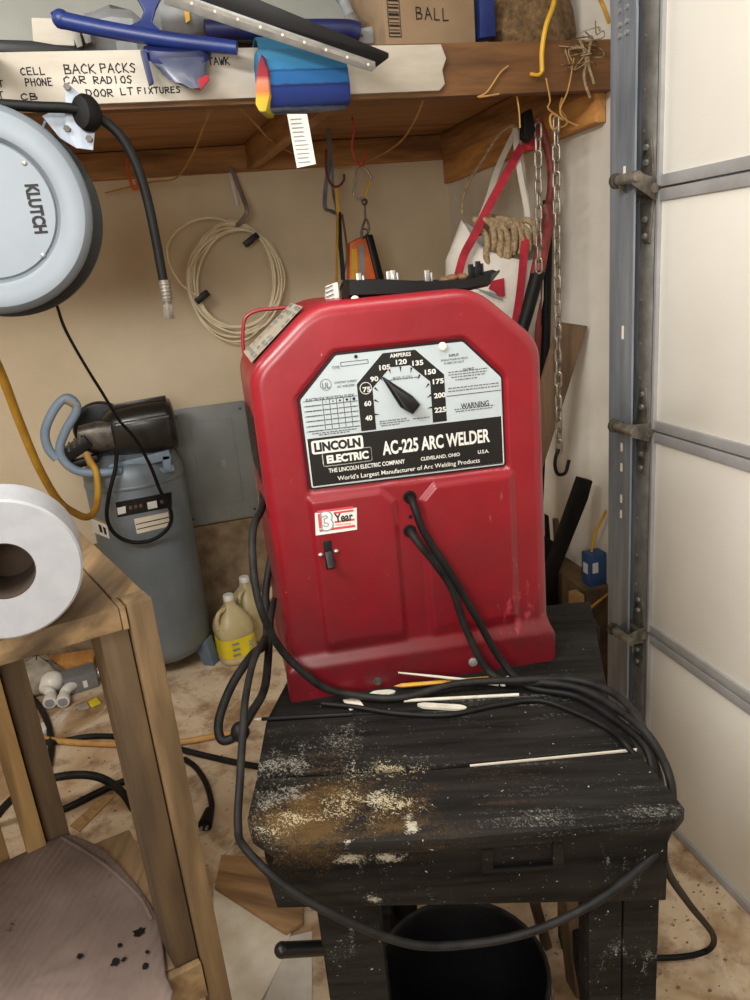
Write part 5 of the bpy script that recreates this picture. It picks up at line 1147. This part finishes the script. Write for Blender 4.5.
rp = thing('rope_coil', at(492, 260, YBG), 'thick tan rope coiled inside the white canvas bag', 'rope')
random.seed(31)
for k in range(9):
    o = k * 5.2; yy = YBG - .055 + (k % 3) * .02
    pts = [(476 + o * .3 + random.uniform(-2, 2), 234 - k * .8, yy + .05), (487 + o * .55, 229 + random.uniform(-2, 2), yy + .01), (496 + o * .5, 240 + random.uniform(-2, 2), yy - .015), (500 + o * .28, 256, yy - .02), (501 + o * .1, 272, yy)]
    MB().tube([at(*p) for p in pts], .0095, 10, 6).build('rope_turn', MT['rope'], rp, smooth=True)
for k in range(7):
    x0_ = 480 + k * 7; y0_ = 222 + (k % 3) * 3; MB().tube([at(*p) for p in ((x0_ - 4, y0_ + 4, 2.14), (x0_ + 4, y0_ - 2, 2.10), (x0_ + 12, y0_ + 4, 2.095), (x0_ + 14, y0_ + 20, 2.10), (x0_ + 12, y0_ + 36 - abs(k - 2) * 4, 2.11))], .0095, 10, 6).build('rope_turn', MT['rope'], rp, smooth=True)
for pts in ([(479, 224, 2.12), (487, 240, 2.10), (486, 255, 2.10), (489, 268, 2.11)], [(474, 220, 2.15), (492, 221, 2.10), (510, 226, 2.10), (524, 232, 2.12)], [(484, 216, 2.2), (500, 219, 2.12), (516, 221, 2.12), (528, 224, 2.14)]):
    MB().tube([at(*p) for p in pts], .0095, 10, 6).build('rope_turn', MT['rope'], rp, smooth=True)
MB().tube([at(*p) for p in ((462, 214, 2.28), (463, 198, 2.28), (471, 178, 2.28), (484, 158, 2.26), (498, 136, 2.22), (512, 126, 2.16), (518, 128, 2.14))], .005, 8).build('rope_tail', MT['rope'], rp, smooth=True)
# red-shafted bar with black grip, dark pole, red tool
YT = 2.08
pb = thing('pry_bar', at(520, 330, YT), 'worn red bar with a black rubber grip hanging against the canvas bag', 'bar')
MB().tube([at(545, 205, YT + .03), at(548, 222, YT + .02), at(543, 245, YT), at(537, 275, YT - .01)], lambda t: .016 + .006 * t, 14).build('red_shaft', MT['redp'], pb, smooth=True)
MB().tube([at(538, 272, YT - .01), at(531, 298, YT - .02), at(525, 320, YT - .03), at(515, 352, YT - .04)], lambda t: .0215 - .003 * t, 14).build('rubber_grip', MT['rubber'], pb, smooth=True)
tag(MB().tube([at(537, 118, 2.1), at(545, 140, 2.1), at(551, 165, 2.1), at(551, 190, 2.1), at(546, 215, 2.12)], .012, 12).build('red_rod', MT['redp'], None, smooth=True), 'faded red rod behind the two chains, above the black-gripped bar', 'rod')
tag(slab([(524, 112), (532, 108), (536, 130), (530, 142), (524, 138)], 2.04, .03).build('black_clip', MT['rubber'], None, bevel=.004), 'black clip at the hanging point of the canvas bag straps', 'clip')
tag(slab([(526, 130), (540, 132), (540, 150), (528, 150)], 2.07, .02).build('red_pouch', MT['strap'], None, bevel=.004), 'dark red webbing bundle at the top of the bag straps', 'webbing')
tag(MB().tube([at(548, 200, 2.16), at(546, 300, 2.16), at(543, 400, 2.16), at(528, 740, 2.16)], .016, 12).build('dark_pole', MT['rubber'], None, smooth=True), 'dark upright pole behind the long chain at the right wall', 'pole')
tag(MB().tube([at(540, 268, 2.13), at(538, 320, 2.13), at(536, 380, 2.13), at(515, 740, 2.13)], .010, 10).build('slim_red_rod', MT['redp'], None, smooth=True), 'thin worn red handle left of the dark upright pole', 'handle')
R0_ = at(588, 326, 2.02); R1_ = at(547, 456, 2.02); wv = at(561, 322, 2.02) - R0_; dn_ = (R1_ - R0_); E_ = R0_ + dn_ * ((.003 - R0_.z) / dn_.z)
tag(MB().prism([R0_, R1_, E_, E_ + Vector((wv.x, 0, 0)), R0_ + wv], (0, .022, 0)).build('leaning_board', MT['brownb'], None, bevel=.003), 'brown board leaning on the right wall behind the chain hook', 'board')

def link_mesh():
    b = MB(); L, Wd, r = .0125, .0092, .0034; pts = []
    for k in range(12):
        t = math.pi * k / 11; pts.append((Wd * math.cos(t), 0, L + Wd * math.sin(t)))
    for k in range(12):
        t = math.pi + math.pi * k / 11; pts.append((Wd * math.cos(t), 0, -L + Wd * math.sin(t)))
    b.tube(pts, r, 8, 1, True, smooth=False); bm = b.bm; bmesh.ops.recalc_face_normals(bm, faces=bm.faces)
    me = bpy.data.meshes.new('link'); bm.to_mesh(me); bm.free()
    for p in me.polygons: p.use_smooth = True
    me.materials.append(MT['chain']); return me
LK = link_mesh()
def chain(top, bottom, label):
    t = thing('chain', bottom, label, 'chain', 'steel chains by the right wall'); top = Vector(top); d = Vector(bottom) - top; n = int(d.length / .0335); random.seed(len(label))
    q = (-d).to_track_quat('Z', 'Y')
    for k in range(n):
        o = bpy.data.objects.new('link', LK); COL.objects.link(o); o.parent = t
        o.rotation_mode = 'QUATERNION'; o.rotation_quaternion = q @ Matrix.Rotation(math.radians(90 * (k % 2) + 30 + random.uniform(-12, 12)), 3, 'Z').to_quaternion()
        o.location = top + d * ((k + .5) / n) - Vector(bottom)
    return t
YC = 1.96
h0 = at(559, 452, YC)
ch1 = chain(at(556, 118, YC), h0, 'long steel chain with a hook at its end hanging right of the welder')
b = MB(); b.tube([at(559, 449, YC), at(556, 456, YC), at(555, 466, YC), at(558, 474, YC), at(565, 473, YC), at(568, 464, YC), at(569, 460, YC)], .0055, 10); b.build('hook', MT['rubber'], ch1, smooth=True)
chain(at(538, 124, 2.05), at(539, 272, 2.05), 'shorter steel chain hanging just left of the long hooked chain')
tw = thing('wire_tie', at(553, 112, 1.965), 'curled tan wire ring holding the long chain under the beam', 'wire')
MB().tube([at(552, 128, YC), at(550, 118, YC), at(553, 114, YC), at(559, 119, YC), at(557, 128, YC)], .003, 8, 8, True).build('ring', MT['tan'], tw, smooth=True)
MB().tube([at(558, 128, YC), at(566, 125, YC), at(566, 118, YC), at(560, 108, YC - .02), at(562, 98, YC - .04)], .0025, 8).build('tail', MT['tan'], tw, smooth=True)
# black angle bar, thin dark sticks, blue outlet box, yellow cable by the curb
tag(slab([(581, 478), (593, 481), (588, 500), (552, 590), (546, 598), (547, 575)], 1.93, .03).build('angle_bar', MT['rubber'], None, bevel=.003), 'black flat bar with holes leaning behind the right side of the welder', 'bar')
tag(slab([(547, 515), (549, 516), (552, 560), (548, 562)], 2.1, .02).build('dark_stick', MT['rubber'], None, bevel=.002), 'short dark stick close to the welder right edge, left of the black bar', 'stick')
q = at(557, 548, 2.12); tag(MB().prism([at(555, 520, 2.12), at(559, 519, 2.12), at(562, 545, 2.12), Vector((q.x + .03, 2.12, .003)), Vector((q.x, 2.12, .003)), q], (0, .02, 0)).build('brown_stick', MT['brownb'], None, bevel=.002), 'short brown stick just behind the leaning black bar', 'stick')
q = at(559, 545, 2.05); q0 = at(540, 533, 2.05); tag(MB().prism([q0, q, Vector((q.x - .01, 2.05, .003)), Vector((q0.x, 2.05, .003))], (0, .05, 0)).build('tool_case', MT['rubber'], None, bevel=.006), 'dark upright case between the welder and the leaning black bar', 'case')
ob = thing('outlet_box', rx(596, 577, 1.16), 'blue plastic outlet box with white sticker on the curb beside the track', 'outlet box')
p = rx(592, 577, 1.13); z0 = .4505; MB().box((1.205, 1.955, z0 + .055), (.06, .05, .11)).build('box_body', MT['gbox'], ob, bevel=.003)
q = Vector((1.1745, 1.955, .51)); MB().box(q, (.001, .026, .035)).build('sticker', MT['letw'], ob); MB().box((1.195, 1.9295, .515), (.02, .001, .035)).build('front_sticker', MT['letw'], ob)
tag(MB().tube([(1.20, 1.96, .56), (1.205, 1.95, .62), (1.215, 1.93, .67), (1.22, 1.91, .71)], .0045, 8).build('yellow_wire', MT['yellow'], None, smooth=True), 'yellow wire rising from the blue outlet box', 'wire')
tag(MB().tube([at(563, 628, 1.85), at(575, 620, 1.86), at(590, 608, 1.88), at(603, 598, 1.90), at(612, 590, 1.92)], .0042, 8).build('yellow_wire', MT['yhose'], None, smooth=True), 'yellow cable end crossing the dark curb beneath the outlet box', 'wire')
tag(MB().box((1.126, 1.93, .222), (.03, .05, .443)).build('wood_post', MT['benchl'], None, bevel=.004), 'short pale timber post standing in front of the dark curb', 'post')

# ================================================================== WOODEN BENCH AT LEFT
ZT = 1.10
b0 = on(152, 598, ZT); bd = Vector((-.974, -.226, 0)); bw_ = Vector((-.32, .947, 0)).normalized()     # to the left, to the back
bench = thing('wooden_bench', (b0.x - .2, b0.y + .1, 0), 'rough timber bench with a lower shelf standing at the left, paper roll on top', 'bench')
def bq(u, v, z): q = b0 + bd * u + bw_ * v; return Vector((q.x, q.y, z))
BL, BDp = .62, .50
th = .034
def bprism(u0, u1, v0, v1, z0, z1, m, nm, bev=.004): 
    return MB().prism([bq(u0, v0, z0), bq(u1, v0, z0), bq(u1, v1, z0), bq(u0, v1, z0)], (0, 0, z1 - z0)).build(nm, m, bench, bevel=bev)
bprism(.044, BL, .0, BDp, ZT - th, ZT, MT['bench'], 'top_board'); bprism(.0, .042, .040, BDp, ZT - th, ZT - .001, MT['bench'], 'top_board')
bprism(.036, .0435, 0, .039, ZT - th, ZT - .001, MT['bench'], 'top_board', .001)
bprism(0, .034, 0, .038, 0, ZT, MT['benchz'], 'leg', .003)                # front right post
bprism(.036, .074, .008, .075, .4805, ZT - th - .001, MT['benchd'], 'leg', .003)
ql = on(24, 852, .48) - b0; 
du = ql.x * bd.x + ql.y * bd.y; dv = ql.dot(bw_)
bprism(.135, .178, .43, .475, 0, ZT - th - .001, MT['benchd'], 'leg', .003); bprism(.18, .215, .41, .47, 0, ZT - th - .001, MT['benchl'], 'leg', .003); bprism(.245, .285, .44, .475, 0, ZT - th - .001, MT['benchl'], 'leg', .003)
bprism(BL - .04, BL, .0, .09, 0, ZT - th - .001, MT['benchd'], 'leg', .003)
# lower shelf boards
ZS = .48
bprism(.036, BL - .042, -.004, .011, ZS - .07, ZS - .001, MT['bench'], 'shelf_rail', .003)
bprism(.036, BL - .042, .013, .14, ZS - .038, ZS, MT['bench'], 'shelf_board', .003); bprism(.036, BL - .042, .143, .375, ZS - .038, ZS, MT['bench'], 'shelf_board', .003)
# quilted pad
def padrow(pts): return [on(x, y, ZS + .0015) for x, y in pts]
random.seed(2)
outl = [(162, 1010), (166, 975), (164, 950), (158, 922), (146, 900), (130, 880), (118, 866), (100, 850), (84, 842), (66, 838), (30, 853), (0, 867), (-60, 892)]
cpt = on(20, 990, ZS)
b = MB(); ringsP = []
P = [on(x, y, ZS) for x, y in outl] + [bq(.55, .38, ZS), bq(.56, .2, ZS), bq(.5, .03, ZS), bq(.3, .015, ZS)]
P = [q for q in P]
P = catmull(P, 5, True)
for s, zz in ((1.0, .0012), (1.0, .007), (.985, .0105), (.9, .011), (.7, .012), (.4, .011), (.1, .012)):
    ringsP.append([Vector((cpt.x + (q.x - cpt.x) * s, cpt.y + (q.y - cpt.y) * s, ZS + zz + (.004 * math.sin(q.x * 60 * s) * math.cos(q.y * 50) if .2 < s < .98 else 0))) for q in P])
b.loft(ringsP); pad = thing('quilted_pad', (cpt.x, cpt.y, ZS), 'stained mauve quilted cloth pad on the lower shelf of the timber bench', 'pad')
b.build('pad_cloth', MT['pad'], pad, smooth=True, angle=60)
b = MB(); b.tube([on(x, y, ZS + .0125) for x, y in ((62, 838), (84, 851), (106, 866), (122, 880), (140, 898), (152, 920))], .0035, 8); b.build('pad_seam', MT['pad'], pad, smooth=True)
random.seed(8)
for (x, y, r) in ((139, 932, 6), (120, 945, 3), (115, 962, 4.5), (124, 959, 2.6), (147, 952, 2.4), (80, 956, 3.5), (145, 966, 4)):
    c = on(x, y, ZS + .0145); n = 14; MB().poly([c + Vector((math.cos(i * 2 * math.pi / n), math.sin(i * 2 * math.pi / n), 0)) * (r * .0017 * random.uniform(.6, 1.2)) for i in range(n)]).build('oil_stain', MT['rubber'], pad)
# paper towel roll lying on the bench
pc = at(6, 562, .985); rr = pc.z - ZT - .0005
fc = at(2, 565, .92)
RPR = .089; fc.z = ZT + RPR + .001
ax_ = Vector((-.12, .99, 0)).normalized()
roll = thing('paper_roll', (fc.x, fc.y + .1, ZT), 'white paper towel roll lying on its side on the timber bench', 'paper roll')
b = MB(); Mr = frame(fc, Vector((ax_.y, -ax_.x, 0)), (0, 0, 1)); Mr2 = Mr @ Matrix.Rotation(math.pi, 4, 'Y')
RL = .085
b.lathe([(.0355, 0), (RPR - .003, 0), (RPR, .003), (RPR, RL - .003), (RPR - .003, RL), (.0355, RL)], Mr2, 72, False); b.build('paper', MT['paper'], roll, smooth=True, angle=40)
b = MB(); b.lathe([(.036, .0006), (.036, RL - .001)], Mr2, 48, False); b.lathe([(.0342, RL - .001), (.0342, .0006), (.036, .0006)], Mr2, 48, False); b.lathe([(.0, RL * .93), (.0355, RL * .93)], Mr2, 48, False); b.build('cardboard_core', MT['cardt'], roll, smooth=True)  # core tube; dark end disc stands in for shade deep inside the roll
tag(slab([(36, 605), (50, 600), (57, 604), (40, 611)], 1.0, .001).build('scrap', MT['sheet'], None), 'x', 'x'); bpy.data.objects.remove(bpy.data.objects['scrap'])
b = MB(); b.prism([on(x, y, ZT + .0006) for x, y in ((26, 622), (44, 616), (50, 622), (32, 629))], (0, 0, .001)); tag(b.build('white_film', MT['white'], None), 'small white film scrap at the bench edge below the paper roll', 'scrap')

# ================================================================== ON THE FLOOR
def F(x, y, z=0): return on(x, y, z)
def fbox(name, pa, pb, wdt, hgt, m, label, cat, z=.001, bev=.003):
    a = F(*pa); c = F(*pb); a.z = c.z = z + hgt / 2; return tag(MB().beam(a, c, wdt, hgt).build(name, m, None, bevel=bev), label, cat)
fbox('wood_block', (50, 672), (98, 665), .09, .055, MT['piney'], 'pale lumber block on the floor under the bench, front one of two', 'block')
fbox('wood_block', (48, 652), (92, 640), .09, .06, MT['piney'], 'pale lumber block on the floor farther back, mostly behind the front block', 'block')
tag(MB().box(tuple(F(101, 655) + Vector((.02, 0, .06))), (.05, .05, .12)).build('black_box', MT['black'], None, bevel=.006), 'small black box beside the ends of the two lumber blocks', 'box')
cbx = thing('conduit_body', F(85, 690), 'grey electrical conduit body with a round hub on the floor', 'conduit box')
a = F(66, 692) + Vector((0, 0, .038)); c = F(98, 682) + Vector((0, 0, .038)); MB().beam(a, c, .09, .07).build('body', MT['greyb'], cbx, bevel=.006)
MB().cyl(c, c + (c - a).normalized() * .03, .022, .022, 20).build('hub', MT['steel'], cbx, bevel=.003)
MB().cyl(a + Vector((.01, -.045, -.008)), a + Vector((.0, -.065, -.012)), .020, .020, 20).build('hub', MT['black'], cbx, bevel=.003)
MB().beam(a.lerp(c, .62) + Vector((-.0, -.0478, -.006)), a.lerp(c, .75) + Vector((0, -.0478, -.006)), .001, .03).build('sticker', MT['letw'], cbx)
lb = thing('light_bulb', F(52, 690), 'white light bulb lying on the floor left of the grey conduit body', 'bulb')
p = F(55, 692) + Vector((0, 0, .046)); ax2 = Vector((-.95, -.1, -.25)).normalized(); Mb = frame(p, ax2.cross(Vector((0, 1, 0))), Vector((0, 1, 0)))
Mb = ax2.to_track_quat('Z', 'Y').to_matrix().to_4x4(); Mb.translation = p
MB().lathe([(0, -.044), (.02, -.040), (.036, -.026), (.044, 0), (.04, .022), (.026, .048), (.019, .062)], Mb, 28).build('glass_globe', MT['bulb'], lb, smooth=True)
MB().lathe([(.019, .062), (.02, .066), (.0195, .09), (.008, .10), (0, .10)], Mb, 20).build('screw_base', MT['steel'], lb, smooth=True)
for i, (x, y, dx, lb_) in enumerate(((53, 702, -.03, 'white PVC elbow fitting on the floor, the left one'), (66, 701, .03, 'white PVC tee fitting on the floor, the right one'))):
    t = thing('pipe_fitting', F(x, y), lb_, 'fitting', 'white pipe fittings'); p = F(x, y) + Vector((0, 0, .03))
    b = MB(); b.tube([p + Vector((0, -.05, -.002)), p, p + Vector((dx * .3, .02, .008)), p + Vector((dx, .05, .008))], .020, 16); b.build('elbow', MT['white'], t, smooth=True, angle=50)
    b = MB(); b.cyl(p + Vector((0, -.055, -.002)), p + Vector((0, -.025, -.001)), .0245, seg=20); b.build('socket', MT['white'], t, bevel=.002)
    b = MB(); b.cyl(p + Vector((0, -.0555, -.002)), p + Vector((0, -.0552, -.002)), .018, seg=20); b.build('bore', MT['grbl'], t)
random.seed(12); c = F(34, 688); b = MB(); rg = []
for z, r in ((.001, .10), (.02, .125), (.06, .115), (.10, .08), (.13, .03)): rg.append([c + Vector((math.cos(a) * r * 1.0, math.sin(a) * r * .8, z)) * 1 + Vector((random.uniform(-.018, .018), random.uniform(-.018, .018), random.uniform(-.006, .012) if z > .01 else 0)) for a in [i * math.pi / 12 for i in range(24)]])
b.loft(rg); tag(b.build('plastic_bag', MT['bag'], None, smooth=True, angle=25), 'crumpled clear plastic bag on the floor left of the lumber blocks', 'bag')
pk = thing('foil_packet', F(95, 702), 'small packet with a yellow label on the floor by the bench', 'packet')
MB().prism([F(x, y, .001) for x, y in ((88, 703), (97, 698), (101, 704), (91, 708))], (0, 0, .006)).build('yellow_half', MT['jugy'], pk, bevel=.002); MB().prism([F(x, y, .001) for x, y in ((76, 707), (87, 703.5), (90, 708.5), (79, 712))], (0, 0, .006)).build('clear_half', MT['bag'], pk, bevel=.002)
tag(MB().prism([F(x, y, .001) for x, y in ((40, 729), (45, 726), (48, 733), (43, 736))], (0, 0, .02)).build('white_nub', MT['white'], None, bevel=.004), 'tiny white plastic nub on the floor left of the black cable', 'nub')
def fc_(pts, r, m, label, name='floor_cable', cat='cable'): return tag(MB().tube([F(p[0], p[1], (p[2] if len(p) > 2 else 0)) + Vector((0, 0, r + .001)) for p in pts], r, 10, 8).build(name, m, None, smooth=True), label, cat)
fc_([(18, 695), (34, 702), (47, 722), (52, 748), (48, 775), (40, 800), (28, 815)], .011, MT['rubberg'], 'thick black cable curving down behind the back bench leg')
fc_([(30, 745), (60, 744), (90, 739), (125, 740), (165, 748), (200, 757), (235, 765), (262, 770)], .010, MT['rubberg'], 'black cable running across the floor from the bench towards the table', )
fc_([(40, 741), (70, 745), (110, 747), (150, 748), (190, 744), (225, 737), (250, 734)], .011, MT['tan'], 'tan cord lying alongside the black cable on the floor', 'extension_lead', 'cord')
fc_([(-10, 830, .0), (10, 806, .1), (35, 788, .14), (70, 779, .14), (100, 781, .12), (122, 795, .06), (134, 812, .0)], .012, MT['rubberg'], 'black cable arching up off the floor below the bench with pale tape marks')
fc_([(30, 822), (65, 812), (100, 795), (130, 782)], .011, MT['rubber'], 'straight piece of black cable crossing beneath the arching cable')
ext = thing('extension_plug', F(208, 825), 'black extension cord ending in a plug on the floor left of the table', 'cord')
MB().tube([F(x, y) + Vector((0, 0, .011)) for x, y in ((185, 762), (196, 770), (206, 785), (212, 805), (211, 820))], .009, 10).build('cord', MT['rubber'], ext, smooth=True)
a = F(211, 816) + Vector((0, 0, .022)); c = F(206, 832) + Vector((0, 0, .022)); MB().cyl(a, c, .014, .021, 14).build('plug_body', MT['rubber'], ext, bevel=.004); 
b = MB(); d = (c - a).normalized(); b.beam(c + Vector((.008, 0, 0)), c + d * .02 + Vector((.008, 0, 0)), .007, .002); b.beam(c - Vector((.008, 0, 0)), c + d * .02 - Vector((.008, 0, 0)), .007, .002); b.build('prong', MT['steel'], ext)
# papers and a board in the middle
tag(MB().prism([F(x, y, .0075) for x, y in ((222, 858), (300, 862), (304, 925), (286, 936), (215, 890))], (0, 0, .012)).build('plywood_offcut', wood('offcut_wood', (176, 140, 100), (146, 112, 74), (104, 76, 48), 'x', .6), None, bevel=.002), 'brown plywood offcut on the floor between bench and black table', 'board')
def paper(name, pts, z, m, label, seed, cat='paper'):
    random.seed(seed); return tag(MB().prism([F(x, y, z) for x, y in pts], (0, 0, .0025)).build(name, m, None), label, cat)
paper('paper_sheet', [(214, 884), (292, 930), (283, 960), (262, 1000), (232, 1010), (214, 935)], .004, MT['sheet'], 'large whitish paper sheet on the floor right of the bench leg', 1)
paper('paper_sheet', [(286, 938), (312, 932), (312, 1010), (262, 1010)], .001, MT['canvas'], 'second pale sheet on the floor close to the black table leg', 2)
paper('wood_strip', [(70, 826), (110, 790), (116, 795), (80, 832)], .001, MT['benchl'], 'pale flat strip of wood under the cables below the bench', 3, 'strip')
# under the black table
bc = F(430, 985); bkt = thing('black_bucket', (.33, .98, 0), 'round black bucket on the floor beneath the black table', 'bucket')
Mb = Matrix.Translation((.33, .98, .001)); MB().lathe([(.0, 0), (.125, 0), (.13, .006), (.150, .235), (.158, .237), (.159, .25), (.152, .252), (.145, .235), (.124, .012), (0, .01)], Mb, 56).build('pail', MT['black'], bkt, smooth=True, angle=45)
MB().tube([Vector((.33 + .157 * math.cos(a), .98 - .155 * math.sin(a) * .75 - .03, .215 - .10 * math.sin(a))) for a in [math.pi * i / 12 for i in range(13)]], .003, 8, 3).build('bail', MT['dsteel'], bkt, smooth=True)
MB().tube([Vector((.33 + .156 * math.cos(a), .98 + .156 * math.sin(a), .252)) for a in [2 * math.pi * i / 40 for i in range(40)]], .0045, 8, 1, True).build('rim', MT['rubberg'], bkt, smooth=True)
def tofloor(a, c, y): a = at(*a, y); c = at(*c, y); return a, a + (c - a) * ((.012 - a.z) / (c - a).z)
a, c = tofloor((534, 900), (562, 1000), 1.16); tag(MB().beam(a, c, .02, .022, (0, 1, 0)).build('brown_stick', MT['brownb'], None, bevel=.003), 'brown wooden stick slanting beside the bucket under the table', 'stick')
a, c = tofloor((572, 892), (583, 1000), 1.05); tag(MB().beam(a, c, .05, .045, (0, 1, 0)).build('timber_scrap', MT['benchd'], None, bevel=.003), 'timber scrap standing under the right part of the black table', 'timber')
random.seed(40); dt = MB()
for k in range(70):
    p = F(random.uniform(640, 720), random.uniform(870, 1000)) if k < 45 else F(random.uniform(60, 230), random.uniform(690, 850))
    r = random.uniform(.001, .0038); dt.ball((p.x, p.y, r * .6), (r * random.uniform(1, 2), r, r * .7), None, 7, 5)
tag(dt.build('floor_debris', MT['curb'], None), 'scattered crumbs of dirt and chips on the concrete floor', 'debris', kind='stuff')

# ================================================================== LIGHT
def area(name, loc, tgt, sx, sy, e, c):
    l = bpy.data.lights.new(name, 'AREA'); l.shape = 'RECTANGLE'; l.size = sx; l.size_y = sy; l.energy = e; l.color = c
    o = bpy.data.objects.new(name, l); COL.objects.link(o); o.location = loc
    o.rotation_euler = (Vector(tgt) - Vector(loc)).to_track_quat('-Z', 'Y').to_euler(); return o
area('ceiling_tube', (-.95, .35, 2.48), (.35, 1.9, .9), 1.0, .2, 38, (1, .98, .94))
area('ceiling_tube_overhead', (.25, .66, 2.62), (.25, .8, 0), 1.2, .3, 12, (1, .97, .91))
area('ceiling_fill', (-.3, .2, 2.70), (-.3, .3, 0), 2.6, 2.0, 7, (1, .97, .93))  # broad soft area light, added overhead to lift the shadows
area('front_fill', (-.6, -.95, 1.75), (.3, 3.1, 1.6), .9, .6, 30, (1, .97, .92))  # unseen fill light behind the camera, added to brighten under the shelf
area('shelf_side_lamp', (-1.5, 2.3, 2.6), (.0, 2.9, 1.6), .8, .2, 9, (.95, 1, .97))
w = bpy.data.worlds.new('world'); SC.world = w; w.use_nodes = True
w.node_tree.nodes['Background'].inputs[0].default_value = (.9, .92, 1, 1); w.node_tree.nodes['Background'].inputs[1].default_value = .12
SC.view_settings.view_transform = 'Standard'; SC.view_settings.look = 'None'; SC.view_settings.exposure = 0.0
